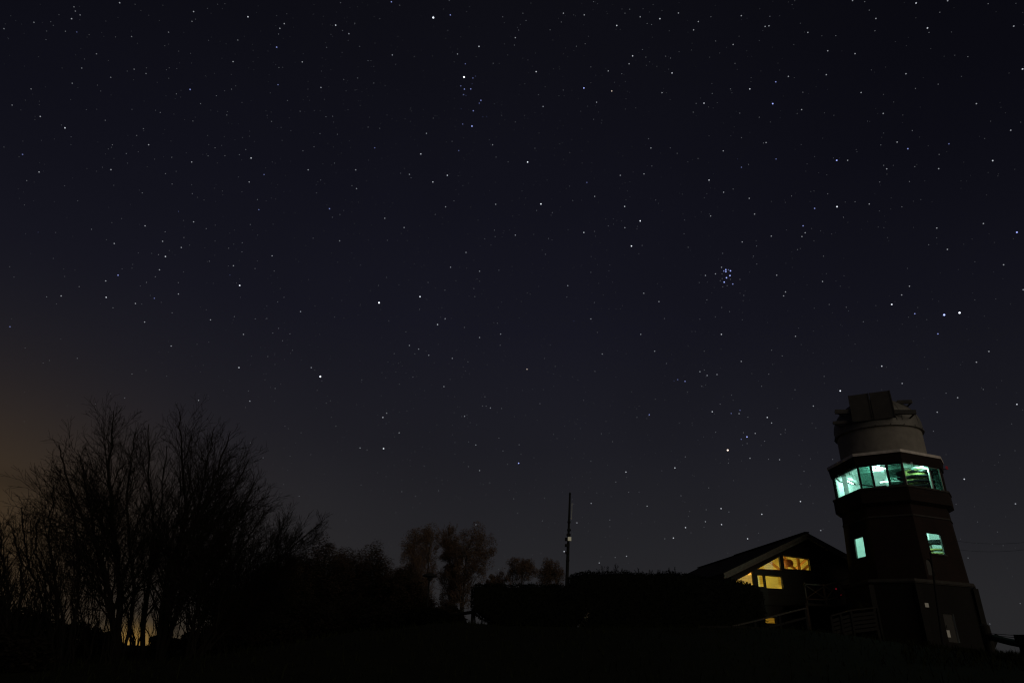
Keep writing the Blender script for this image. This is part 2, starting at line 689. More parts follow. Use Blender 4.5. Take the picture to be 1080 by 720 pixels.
mb = MB()
ringslab(mb, 1.02, 1.02, .72, 3.16, 3.20, LOW)
ringslab(mb, 1.035, 1.035, .72, 3.20, 3.315, LOW)
mb.build('ledge', M['concrete'], T, label='pale stone ledge above the ground storey')
mb = MB()
f2, L2 = wall_fn(POLY, 2, body_k)
for i in range(8):
    f_, L_ = wall_fn(POLY, i, body_k)
    mb.hexa([f_(0, 5.95 * S, -.03), f_(L_, 5.95 * S, -.03), f_(L_, 5.95 * S, .0), f_(0, 5.95 * S, .0),
             f_(0, 6.01 * S, -.03), f_(L_, 6.01 * S, -.03), f_(L_, 6.01 * S, .0), f_(0, 6.01 * S, .0)])
mb.build('string_course', M['concrete'], T)

# corbelled parapet under the window band, sill, fascia, coping
mb = MB()
ringslab(mb, .945, 1.03, .86, 6.46, 6.56)
ringslab(mb, 1.03, 1.03, .86, 6.56, 7.14)
mb.build('parapet', M['trimbrick'], T)
mb = MB()
ringslab(mb, 1.045, 1.045, .9, 7.14, 7.21)
mb.build('sill', M['concrete'], T)
mb = MB()
ringslab(mb, 1.005, 1.03, .90, 8.26, 8.68)
mb.build('fascia', M['trimbrick'], T)
mb = MB()
ringslab(mb, 1.045, 1.045, .88, 8.68, 8.81)
# joints between the coping stones
mb.build('coping', M['stone'], T)
mb = MB()
slab(mb, .90, 8.70, 8.77)
mb.build('roof', M['concrete'], T)

SC, SR = (1.08, -.34), .74
hole = [(SC[0] + (SR + .05) * cos(a * pi / 12), SC[1] + (SR + .05) * sin(a * pi / 12)) for a in range(24)]
mb = MB()
slab(mb, .90, 6.98, 7.10, hole)
mb.build('floor', M['plaster'], T)
mb = MB()
slab(mb, .93, 3.32, 3.40)
mb.build('floor', M['plaster'], T)
mb = MB()
slab(mb, .91, 8.30, 8.35)
mb.build('ceiling', M['plaster'], T)
for a in (-1.5, -.2, 1.0):
    mb = MB()
    mb.beam(tw(a, -2.1 if a > -1.2 else -1.2, 8.25), tw(a + .1, 2.0, 8.25), .16, .14)
    mb.build('ceiling_beam', M['plaster'], T)
mb = MB()
mb.beam(tw(-1.6, -.9, 8.26), tw(1.2, -1.5, 8.26), .12, .10)
mb.build('ceiling_beam', M['plaster'], T)

# band walls behind, windows in front
bandk = lambda z: .985
mb = MB()
for i in range(3, 8):
    fn, L = wall_fn(POLY, i, bandk)
    mb.panel(rect(0, L, 7.21 * S, 8.26 * S), [], fn, .14, 1)
mb.build('wall', [M['trimbrick'], M['plaster']], T)


def window(fn, h, fr, glass, parent, fw=.05, depth=.10, d0=.02, mull=(), label=None, pane_d=None):
    """frame round a polygonal opening h in (x, z) plus its pane as a child"""
    cx, cz = sum(p[0] for p in h) / len(h), sum(p[1] for p in h) / len(h)
    mb = MB()
    n = len(h)
    # inset polygon
    ins = []
    for i in range(n):
        p0, p1, p2 = Vector((*h[i - 1], 0)), Vector((*h[i], 0)), Vector((*h[(i + 1) % n], 0))
        d1, d2 = (p1 - p0).normalized(), (p2 - p1).normalized()
        n1, n2 = Vector((-d1.y, d1.x, 0)), Vector((-d2.y, d2.x, 0))
        b = (n1 + n2)
        b = b / max(.25, b.dot(n1)) if b.length > 1e-6 else n1
        ins.append((p1.x + b.x * fw, p1.y + b.y * fw))
    f2_ = lambda x, z, d: fn(x, z, d + d0)
    mb.panel(h, [ins], f2_, depth / S)
    for m_ in mull:
        mb.panel(m_, [], lambda x, z, d: fn(x, z, d + d0 + .004), depth / S * .8)
    o = mb.build('window', fr, parent, label=label)
    mb = MB()
    mb.panel(ins, [], lambda x, z, d: fn(x, z, d + d0 + (depth / S) * .5 if pane_d is None else d + pane_d), .006)
    mb.build('pane', glass, o)
    return o


# the two small lit windows of the shaft
window(wins[0][0], wins[0][1], M['frame'], M['glass'], T, .035, .07, .02, label='narrow bright window low on the left side of the tower')
wr = wins[1][1]
window(wins[1][0], wr, M['frame'], M['glass'], T, .03, .06, .02, label='small lit window crossed by dark stair treads')
mb = MB()
f_ = wins[1][0]
mb.panel(rect(wr[0][0] - .08, wr[1][0] + .08, wr[0][1] - .10, wr[0][1] - .005), [], lambda x, z, d: f_(x, z, d - .04), .05)
mb.build('window_sill', M['concrete'], T)
window(archfn, arch, M['steel'], M['shutter'], T, .03, .06, .03, label='small dark arched window beside the corner')

fnA, LA = wall_fn(POLY, 0, bandk)
fnB, LB = wall_fn(POLY, 1, bandk)
fnC, LC = wall_fn(POLY, 2, bandk)
zb, zt = 7.21 * S, 8.26 * S
window(fnA, rect(.06, LA - .04, zb, zt), M['frame'], M['glass'], T, .07, .10, label='leftmost bright pane of the window band')
for a, b, gl, lb in ((.015, .3070, 'dim', 'dim tinted pane left of the brightest pane'), (.3078, .6470, 'glass', 'brightest pane of the window band'), (.6478, .985, 'smoke', 'darkest pane of the window band beside the corner')):
    window(fnB, rect(a * LB, b * LB, zb, zt), M['frame'], M[gl], T, .075, .10, label=lb)
window(fnC, rect(.02 * LC, .70 * LC, zb, zt), M['lframe'], M['tint'], T, .05, .10, label='wide pane showing the striped spiral stair')
window(fnC, rect(.705 * LC, .985 * LC, zb, zt), M['lframe'], M['smoke'], T, .05, .10, label='dim rightmost pane of the window band')

# spiral stair from the middle floor to the dome: timber core in the lantern room, steps coiling round it
mb = MB()
mb.lathe(tw(*SC, 0), [(.02, 7.10 * S), (.46 * S, 7.10 * S), (.46 * S, 8.28 * S), (.02, 8.28 * S)], 28)
smooth_angle(mb.build('stair_core', M['tread'], T))
mb = MB()
mb.tube([tw(*SC, 3.4), tw(*SC, 7.1)], .07, 10)
mb.build('newel_post', M['white'], T)


def step_arc(z, a, da, th, r0, material):
    nseg = 18
    mb = MB()
    lo, hi = [], []
    for k in range(nseg + 1):
        aa = a + da * k / nseg
        dz = .10 * k / nseg * da / 6
        for r_ in (r0, SR):
            lo.append(tw(SC[0] + r_ * cos(aa), SC[1] + r_ * sin(aa), z + dz))
            hi.append(tw(SC[0] + r_ * cos(aa), SC[1] + r_ * sin(aa), z + dz + th))
    for k in range(nseg):
        i0, o0, i1, o1 = 2 * k, 2 * k + 1, 2 * k + 2, 2 * k + 3
        mb.face([hi[i0], hi[o0], hi[o1], hi[i1]])
        mb.face([lo[i1], lo[o1], lo[o0], lo[i0]])
        mb.face([lo[o0], lo[o1], hi[o1], hi[o0]])
    for q in (0, nseg):
        mb.face([lo[2 * q], lo[2 * q + 1], hi[2 * q + 1], hi[2 * q]])
    mb.build('stair_tread', material, T)


for k, z in enumerate((7.20, 7.43, 7.66, 7.89, 8.10)):
    step_arc(z, 2.3 + .5 * k, radians(330), .06, .46, M['steel'])
for z, a, da, mt_ in ((3.75, .6, 1.6, 'tread'), (4.02, 1.5, 1.6, 'tread'), (4.50, 3.6, 2.9, 'tread'), (4.66, 3.9, 2.9, 'tread'), (4.93, 3.4, 3.5, 'steel'), (5.6, 5.2, 1.6, 'tread'), (5.9, 0, 1.6, 'tread'), (6.2, .9, 1.6, 'tread'), (6.5, 1.8, 1.6, 'tread'), (6.8, 2.7, 1.6, 'tread')):
    step_arc(z, a, da, .14 if mt_ == 'steel' else .05, .06, M[mt_])
mb = MB()
for (u, v) in ((-1.86, -.62),):
    mb.beam(tw(u, v, 7.1), tw(u, v, 8.3), .38, .30, up=TU)
mb.build('column', M['white'], T, label='white column behind the left pane')

# mint fluorescent tubes on the ceilings; the last is added to brighten the stair core
MINT = (.46, 1.0, .87)
tubem = emit_mat('fluorescent_tube', (.68, 1.0, .94), 9.0, False)
for (u0, v0, u1, v1, zz, w) in ((-.62, -1.72, .02, -1.76, 8.20, 190), (-1.9, -.2, -1.6, .9, 8.20, 42), (-.4, 1.0, .8, 1.0, 8.20, 60), (-1.35, -1.0, -.6, -1.5, 6.85, 330), (.3, -1.6, .7, -1.5, 5.9, 170), (1.20, -1.34, 1.62, -.86, 8.22, 110)):
    mb = MB()
    mb.tube([tw(u0, v0, zz), tw(u1, v1, zz)], .03, 8)
    mb2 = MB()
    mb2.beam(tw(u0, v0, zz + .045), tw(u1, v1, zz + .045), .10, .05)
    fx = mb2.build('ceiling_lamp', M['white'], T)
    mb.build('tube', tubem, fx)
    lamp('fluorescent_light', tw((u0 + u1) / 2, (v0 + v1) / 2, zz - .09), fx, w, MINT, .07)

# drum and dome
DC = tw(-.06, 0, 0)
mb = MB()
AX = (TU, TV)
prof = [(1.85, 8.75), (1.86, 8.86), (1.85, 8.9), (1.85, 10.2)]
mb.lathe(DC, [(a * S, b * S) for a, b in prof], 64, ax=AX)
smooth_angle(mb.build('drum', M['drum'], T))
mb = MB()
prof = [(1.80, 10.16), (1.955, 10.17), (1.955, 10.24), (1.925, 10.26), (1.93, 10.42)]
for k in range(1, 13):
    t = k / 12 * pi / 2
    prof.append((1.93 * cos(t) ** .85 if k < 12 else .02, 10.42 + 1.52 * sin(t)))
mb.lathe(DC, [(a * S, b * S) for a, b in prof], 64, ax=AX)
dome = mb.build('dome', M['dome'], T)
smooth_angle(dome, 30)
mb = MB()
for k in range(0, 24, 2):      # standing seams of the dome sheets
    a = 2 * pi * k / 24 + .1
    pts = []
    for j in range(0, 12):
        t = j / 12 * pi / 2
        rr_ = 1.936 * cos(t) ** .85
        pts.append(DC + (TU * cos(a) + TV * sin(a)) * rr_ * S + Vector((0, 0, (10.42 + 1.525 * sin(t)) * S)))
    mb.tube(pts, .012, 4)
mb.build('seam', M['dome'], dome)
for k in range(20):
    mb = MB()
    a = 2 * pi * k / 20
    p = DC + (TU * cos(a) + TV * sin(a)) * 1.965 * S
    mb.beam(p + Vector((0, 0, 10.19 * S)), p + Vector((0, 0, 10.23 * S)), .05, .05, up=TU)
    mb.build('rim_bolt', M['rail'], dome)
for (ua, ub) in ((-1.0, -.10), (-.08, .82)):
    mb = MB()
    pr = [(-1.99, 10.46), (-1.93, 10.9), (-1.78, 11.35), (-1.36, 12.0), (-.7, 12.14), (.4, 12.12)]
    for (v0, z0), (v1, z1) in zip(pr[:-1], pr[1:]):
        a, b = tw(ua, v0, z0), tw(ub, v0, z0)
        c, d = tw(ua, v1, z1), tw(ub, v1, z1)
        nrm = (b - a).cross(c - a).normalized() * .10
        mb.hexa([a, b, b - nrm, a - nrm, c, d, d - nrm, c - nrm])
    sp = mb.build('shutter_panel', M['shutter'], T)
    for uu in (ua + .03, ub - .03):
        mb = MB()
        for (v0, z0), (v1, z1) in zip(pr[:3], pr[1:4]):
            mb.beam(tw(uu, v0 - .015, z0), tw(uu, v1 - .015, z1), .06, .03, up=TV)
        mb.build('panel_edge', M['shutter'], sp)
for (pa, pb, w, h) in (((-1.86, -1.66, 10.63), (.86, -1.66, 10.46), .16, .22), ((-1.68, -1.72, 11.16), (1.66, -1.72, 10.66), .20, .30), ((1.02, -.9, 11.52), (1.64, -.9, 11.45), .18, .24)):
    mb = MB()
    mb.beam(tw(*pa), tw(*pb), w, h)
    rl = mb.build('shutter_rail', M['rail'], T)
    for e_ in (pa, pb):
        mb = MB()
        mb.beam(tw(e_[0], e_[1], e_[2]), tw(e_[0] * .8, e_[1] + .6, e_[2] - .12), .08, .08)
        mb.build('rail_bracket', M['rail'], rl)

# red beacon on a bracket at the right edge
bm_ = MB()
bm_.beam(tw(2.2, .3, 8.42), tw(2.46, .4, 8.42), .05, .05)
bm_.build('lamp_bracket', M['steel'], T)
bm_ = MB()
bm_.tube([tw(2.45, .4, 8.42), tw(2.45, .4, 8.48)], .07, 10)
bm_.lathe(tw(2.45, .4, 8.48), [(.075, 0), (.08, .08), (.05, .14), (.01, .155)], 12)
bm_.build('beacon', emit_mat('dim_red_beacon', (.9, .10, .12), .055), T, label='small dim red beacon at the right edge of the fascia')

# white notices on the tower base
for (s0, s1, z0, z1, lb) in ((.07, .145, 2.24, 2.40, 'small white notice high on the tower base left of the door'), (.375, .425, 1.17, 1.43, 'small upright white notice on the tower door')):
    off = -.02 if z0 > 2 else .035
    mb = MB()
    mb.panel(rect(s0 * lowL, s1 * lowL, z0 * S, z1 * S), [], lambda x, z, d: lowfn(x, z, d + off), .012)
    o = mb.build('notice', M['white'])
    tag(o, lb, 'notice')

# slim pole in front of the tower
pb, pt = at(994, 681, 48.5), at(981.5, 584, 48.5)
pz = height(pb.x, pb.y)
P = empty('slim_pole', (pb.x, pb.y, pz), 'slim dark pole standing close in front of the tower base', 'pole')
mb = MB()
mb.tube([(pb.x, pb.y, pz - .2), (pb.x * .5 + pt.x * .5, pb.y * .5 + pt.y * .5, (pz + pt.z) / 2), (pt.x, pt.y, pt.z)], [.075, .06, .045], 8)
mb.build('pole', M['steel'], P)
mb = MB()
mb.lathe((pt.x, pt.y, pt.z), [(.045, 0), (.07, .03), (.06, .10), (.01, .13)], 10)
mb.build('pole_cap', M['steel'], P)

# ------------------------------------------------------------------ timber cabin
CE, CT = Vector((sin(radians(80)), cos(radians(80)), 0)), Vector((sin(radians(-5)), cos(radians(-5)), 0))
CA = at(851, 561.5, 56)


def cb(s, t, z):
    return CA + CE * s + CT * t + Vector((0, 0, z))


cg = cb(0, 5, 0)
K = empty('timber_cabin', (cg.x, cg.y, height(cg.x, cg.y)), 'dark timber cabin with steep gable and yellow lit windows left of the tower', 'cabin')
SL = .455
TW0 = .6
ROOFT = .26
RD = .06


def under(s):
    return -SL * abs(s) - ROOFT


# gable wall
W1 = [(-1.95, -2.66), (.20, -2.66), (.20, -1.80), (-1.95, -1.66)]
W2 = [(-4.20, -2.78), (-2.22, -2.78), (-2.22, -1.74)]
W3 = [(-5.95, -3.95), (-4.55, -3.95), (-4.55, -2.92), (-5.95, -3.62)]
W4 = [(-4.22, -4.0), (-3.70, -4.0), (-3.70, -3.14), (-4.22, -3.14)]
W5 = [(-3.60, -4.08), (-2.24, -4.08), (-2.24, -3.18), (-3.60, -3.14)]
gfn = lambda s, z, d: cb(s, TW0 + d, z)
mb = MB()
out = [(-6.3, -5.2), (6.3, -5.2), (6.3, under(6.3) + .02), (0, under(0) + .02), (-6.3, under(-6.3) + .02)]
mb.panel(out, [W1, W2, W3, W4, W5], gfn, .18, 1)
mb.build('gable_wall', [M['timber'], M['pine']], K)
WL = (-4.30, -3.14, -6.44, -6.0)
mb = MB()
lw = rect(*WL)
mb.panel(rect(-6.3, 6.3, -8.3, -5.2), [lw], lambda s, z, d: cb(s, TW0 + .06 + d, z), .2, 1)
mb.build('lower_wall', [M['timber'], M['pine']], K)
# side, back and party walls
for s in (-6.3, 6.12):
    mb = MB()
    e = under(6.3) + .02
    for (t0, t1, ee) in ((.8, 13, e), (13, 22, e - RD)):
        mb.hexa([cb(s, t0, -8.3), cb(s + .18, t0, -8.3), cb(s + .18, t1, -8.3), cb(s, t1, -8.3), cb(s, t0, ee), cb(s + .18, t0, ee), cb(s + .18, t1, ee), cb(s, t1, ee)])
    mb.build('side_wall', M['timber'], K)
mb = MB()
mb.panel([(-6.3, -8.3), (6.3, -8.3), (6.3, under(6.3) - .5), (0, under(0) - .5), (-6.3, under(6.3) - .5)], [], lambda s, z, d: cb(s, 22 + d, z), .18)
mb.build('back_wall', M['timber'], K)
mb = MB()
mb.panel([(-6.16, -8.3), (6.16, -8.3), (6.16, under(6.16) + .06), (0, under(0) + .06), (-6.16, under(6.16) + .06)], [], lambda s, z, d: cb(s, 5.6 + d, z), .12)
mb.build('inner_wall', M['pine'], K)
mb = MB()
mb.hexa([cb(-6.1, .86, -5.3), cb(6.1, .86, -5.3), cb(6.1, 5.6, -5.3), cb(-6.1, 5.6, -5.3), cb(-6.1, .8, -5.15), cb(6.1, .8, -5.15), cb(6.1, 5.6, -5.15), cb(-6.1, 5.6, -5.15)])
mb.build('floor', M['pine'], K)
# roof: front part and the slightly lower rear part
mb = MB()
for (t0, t1, dz) in ((0, 13.3, 0), (13.3, 23, -RD)):
    for sg in (-1, 1):
        se = 7.1
        a, b = (sg * 0.0, dz), (sg * se, dz - SL * se)
        pts = [cb(a[0], t0, a[1] - ROOFT), cb(b[0], t0, b[1] - ROOFT), cb(b[0], t1, b[1] - ROOFT), cb(a[0], t1, a[1] - ROOFT),
               cb(a[0], t0, a[1]), cb(b[0], t0, b[1]), cb(b[0], t1, b[1]), cb(a[0], t1, a[1])]
        if sg < 0:
            pts = [pts[1], pts[0], pts[3], pts[2], pts[5], pts[4], pts[7], pts[6]]
        mb.hexa(pts)
rf = mb.build('roof', M['roof'], K)
mb = MB()
mb.beam(cb(0, -.02, .03), cb(0, 13.3, .03), .35, .08)
mb.beam(cb(0, 13.35, .03 - RD), cb(0, 23, .03 - RD), .35, .08)
mb.build('ridge_cap', M['roof'], rf)
for sg in (-1, 1):
    mb = MB()
    for (o, hgt, tt) in ((-.02, .22, -.06), (-.25, .20, -.02)):
        a, b = cb(0, tt, o - hgt / 2), cb(sg * 7.12, tt, o - hgt / 2 - SL * 7.12)
        mb.beam(a, b, .05, hgt * .91, up=Vector((0, 0, 1)))
    mb.build('bargeboard', M['barge'], K)
for sg in (-1, 1):
    for s in (1.6, 3.4, 5.2):
        p = sg * s
        mb = MB()
        mb.beam(cb(p, -.02, under(p) - .09), cb(p, .62, under(p) - .09), .12, .16)
        mb.build('purlin_end', M['timber_beam'], K)
# ceiling boards and timber truss inside
mb = MB()
for sg in (-1, 1):
    pts = [cb(0, .8, under(0) - .05), cb(sg * 6.1, .8, under(6.1) - .05), cb(sg * 6.1, 5.58, under(6.1) - .05), cb(0, 5.58, under(0) - .05)]
    up_ = [p + Vector((0, 0, .045)) for p in pts]
    if sg < 0:
        pts = [pts[1], pts[0], pts[3], pts[2]]
        up_ = [up_[1], up_[0], up_[3], up_[2]]
    mb.hexa(pts + up_)
mb.build('ceiling', M['pine'], K)
for tt in (1.9, 3.9):
    mb = MB()
    mb.beam(cb(-4.6, tt, -2.67), cb(4.6, tt, -2.67), .16, .24)
    mb.beam(cb(0, tt, -2.7), cb(0, tt, -.5), .18, .18)
    for sg in (-1, 1):
        mb.beam(cb(sg * .1, tt, under(.1) - .16), cb(sg * 5.9, tt, under(5.9) - .16), .16, .20)
        mb.beam(cb(sg * .2, tt, -2.55), cb(sg * 1.9, tt, under(1.9) - .2), .14, .16)
        mb.beam(cb(sg * 3.6, tt, -2.6), cb(sg * 3.0, tt, under(3.0) - .2), .14, .16)
    mb.build('roof_truss', M['pine_beam'], K)
# windows
wo_ = []
for h, g_, fw_, ml, lb in ((W1, 'glass', .05, [], 'high window right of the king post with beams behind'), (W2, 'glass', .045, [], 'triangular window under the left slope of the gable'),
                       (W3, 'glass', .045, [], 'lowest window on the left half hidden by the hedge'), (W4, 'glass', .04, [], 'narrow pale window of the lower row'),
                       (W5, 'glass', .05, [], 'window of the lower row covered by a cream blind')):
    wo_.append(window(lambda s, z, d: cb(s, TW0 + d * 1.5, z), h, M['timber_beam'], M[g_], K, fw_, .12, .03, ml, label=lb))
mb = MB()
mb.panel(rect(-3.5, -2.46, -3.92, -3.14), [], lambda s, z, d: cb(s, TW0 + .26 + d, z), .01)
mb.tube([cb(-3.52, TW0 + .27, -3.93), cb(-2.44, TW0 + .27, -3.93)], .02, 6)
mb.build('blind', M['blind'], wo_[4])
mb = MB()
mb.panel(rect(-4.2, -3.95, -4.0, -3.2), [], lambda s, z, d: cb(s, TW0 + .26 + d, z), .01)
mb.build('curtain', M['curtain'], wo_[3])
window(lambda s, z, d: cb(s, TW0 + .06 + d * 1.5, z), lw, M['timber_beam'], M['glass'], K, .04, .10, .03, label='small amber window glimpsed above the handrail')
# lights of the rooms
WARM = (1.0, .77, .22)
lampm = emit_mat('warm_bulb', (1.0, .80, .45), 14, False)
for (s, t, z, w) in ((-3.2, 2.9, -2.35, 160), (-5.2, 1.9, -4.75, 150), (1.2, 3.0, -2.4, 95), (-2.4, 2.4, -5.7, 105)):
    mb = MB()
    mb.lathe(cb(s, t, z), [(.01, -.09), (.06, -.06), (.08, 0), (.06, .06), (.03, .09)], 12)
    b_ = mb.build('light_bulb', lampm, K)
    lamp('bulb_light', cb(s, t, z - .16), b_, w, WARM if z > -5 else (1.0, .58, .12), .09)
# round shade hanging in the high window
pl = cb(-1.15, 1.35, -2.08)
Pn = empty('pendant_lamp', pl, 'round red brown lamp shade hanging inside the high cabin window', 'pendant lamp')
mb = MB()
mb.lathe(pl, [(.10, .26), (.26, .20), (.36, .04), (.34, -.14), (.22, -.28), (.20, -.28), (.32, -.14), (.33, .04), (.24, .17), (.08, .23)], 24)
smooth_angle(mb.build('lamp_shade', M['shade'], Pn))
mb = MB()
mb.tube([pl + Vector((0, 0, .22)), pl + Vector((0, 0, 1.06))], .012, 5)
mb.build('cord', M['steel'], Pn)
mb = MB()      # roof stair joint between the boards of the deck
mb.hexa([cb(-2.4, -2.5, -5.35), cb(6.0, -2.5, -5.35), cb(6.0, TW0, -5.35), cb(-2.4, TW0, -5.35), cb(-2.4, -2.5, -5.2), cb(6.0, -2.5, -5.2), cb(6.0, TW0, -5.2), cb(-2.4, TW0, -5.2)])
mb.build('deck', M['timber'], K)
for s in (-2.3, 1.8, 5.9):
    mb = MB()
    mb.beam(cb(s, -2.4, -8.4), cb(s, -2.4, -5.35), .18, .18, up=CE)
    mb.build('deck_post', M['timber_beam'], K)

# X-braced railing of the deck, level on the left and climbing towards the tower
rp = cb(-.4, -2.6, -5.2)
Rr = empty('deck_railing', rp, 'dark timber railing with crossed braces along the cabin deck', 'railing')
segs = [(-2.2, -3.98, -.75, -3.98), (-.75, -3.98, .35, -3.70), (.35, -3.70, 1.45, -3.36), (1.45, -3.36, 2.55, -3.02), (2.55, -3.02, 3.65, -2.70)]
top, low = MB(), MB()
HR = .95
RF = lambda s, z: cb(s, -2.5, z)
for (s0, z0, s1, z1) in segs:
    top.beam(RF(s0, z0), RF(s1, z1), .10, .07)
    low.beam(RF(s0, z0 - HR), RF(s1, z1 - HR), .08, .06)
    br = MB()
    br.beam(RF(s0, z0 - .06), RF(s1, z1 - HR + .05), .05, .045)
    br.beam(RF(s0, z0 - HR + .05) + CT * .055, RF(s1, z1 - .06) + CT * .055, .05, .045)
    br.build('cross_brace', M['timber_beam'], Rr)
for (s0, z0) in [(a, b) for a, b, _, _ in segs] + [(3.65, -2.70)]:
    posts = MB()
    posts.beam(cb(s0, -2.38, -5.2), cb(s0, -2.38, z0 + .12), .10, .10, up=CE)
    posts.build('railing_post', M['timber_beam'], Rr)
top.build('top_rail', M['timber_beam'], Rr)
low.build('bottom_rail', M['timber_beam'], Rr)

redm = emit_mat('red_marker', (1.0, .03, .09), .08)
for (x, y, lb) in ((881.8, 620.6, 'upper of two tiny red lights behind the crossed railing'), (886.7, 627, 'lower of two tiny red lights behind the crossed railing')):
    p = at(x, y, 55.6)
    mb = MB()
    mb.lathe(p, [(.01, -.06), (.05, -.04), (.06, 0), (.05, .04), (.01, .06)], 10)
    o = tag(mb.build('red_light', redm), lb, 'red light', 'red lights on the cabin deck')

# ------------------------------------------------------------------ vegetation
def rot_about(v, axis, ang):
    return Quaternion(axis, ang) @ v


def rand_perp(d, R):
    a = Vector((R.uniform(-1, 1), R.uniform(-1, 1), R.uniform(-1, 1)))
    p = d.cross(a)
    return p.normalized() if p.length > 1e-4 else d.orthogonal().normalized()


class Tree:
    def __init__(self, seed, rmin=.006, rise=.10, spread=(24, 46), dens=1.0, depth=3):
        self.R = random.Random(seed)
        self.trunk, self.crown = MB(), MB()
        self.rmin, self.rise, self.spread, self.dens, self.depth = rmin, rise, spread, dens, depth
        self.tips = []

    def stem(self, pts, r0, r1, sub_from=.25, sub_len=.42, step=.26):
        """main stem along guide points; sheds branches all round"""
        R = self.R
        P = []
        for i in range(len(pts) - 1):
            n = 5
            for k in range(n):
                t = k / n
                p0 = pts[max(i - 1, 0)]
                p1, p2 = pts[i], pts[i + 1]
                p3 = pts[min(i + 2, len(pts) - 1)]
                q = .5 * ((2 * p1) + (p2 - p0) * t + (2 * p0 - 5 * p1 + 4 * p2 - p3) * t * t + (3 * p1 - p0 - 3 * p2 + p3) * t ** 3)
                P.append(q + Vector((R.gauss(0, .03), R.gauss(0, .03), 0)) * (1 if i + k else 0))
        P.append(pts[-1])
        n = len(P)
        rad = [r0 + (r1 - r0) * (i / (n - 1)) ** .8 for i in range(n)]
        self.trunk.tube(P, rad, 7)
        tot = sum((P[i + 1] - P[i]).length for i in range(n - 1))
        run, nxt = 0, tot * sub_from
        for i in range(n - 1):
            seg = P[i + 1] - P[i]
            d = seg.normalized()
            while run + seg.length > nxt:
                t = (nxt - run) / seg.length
                f = nxt / tot
                p = P[i] + seg * t
                rest = tot * (1 - f)
                L = min(rest * R.uniform(.45, .85) + .35, tot * sub_len) * R.uniform(.7, 1.1)
                nd_ = rot_about(d, rand_perp(d, R), radians(R.uniform(*self.spread)))
                self.branch(p, nd_, L, max(rad[i] * .5, self.rmin * 1.6), 1)
                nxt += step * R.uniform(.6, 1.5) / self.dens
            run += seg.length

    def branch(self, p, d, L, r, lv):
        R = self.R
        n = 5 if lv == 1 else (4 if lv == 2 else 3)
        P, rad = [p], [r]
        st = L / n
        q = p
        dd = d
        for i in range(n):
            dd = (dd + Vector((R.gauss(0, .075), R.gauss(0, .075), R.gauss(0, .06) + self.rise))).normalized()
            q = q + dd * st
            P.append(q)
            rad.append(r + (self.rmin - r) * ((i + 1) / n) ** .7)
        (self.trunk if r > .045 else self.crown).tube(P, rad, 4 if r > .03 else 3, cap=False)
        if lv >= self.depth:
            self.tips.append(q)
            return
        k = max(2, int((L * (4.6 if lv == 1 else 6.5) + 1) * self.dens))
        for j in range(k):
            f = .15 + .85 * (j + R.random()) / k
            i = min(int(f * n), n - 1)
            t = f * n - i
            s = P[i].lerp(P[i + 1], t)
            d0 = (P[i + 1] - P[i]).normalized()
            nd_ = rot_about(d0, rand_perp(d0, R), radians(R.uniform(22, 50)))
            self.branch(s, nd_, L * (1 - .6 * f) * R.uniform(.32, .62) + .10, max(rad[i] * .6, self.rmin), lv + 1)

    def make(self, name, base, label, cat, group, m1, m2, leaves=None):
        root = empty(name, base, label, cat, group)
        self.trunk.build('trunk', m1, root)
        self.crown.build('crown', m2, root)
        return root


def guide(pts, D, depth=0.0, R=rnd):
    """stem guide: photo directions at about D metres, leaning in depth as it rises"""
    n = len(pts)
    return [at(x, y, D + depth * (i / (n - 1)) + (R.uniform(-.15, .15) if i else 0)) for i, (x, y) in enumerate(pts)]


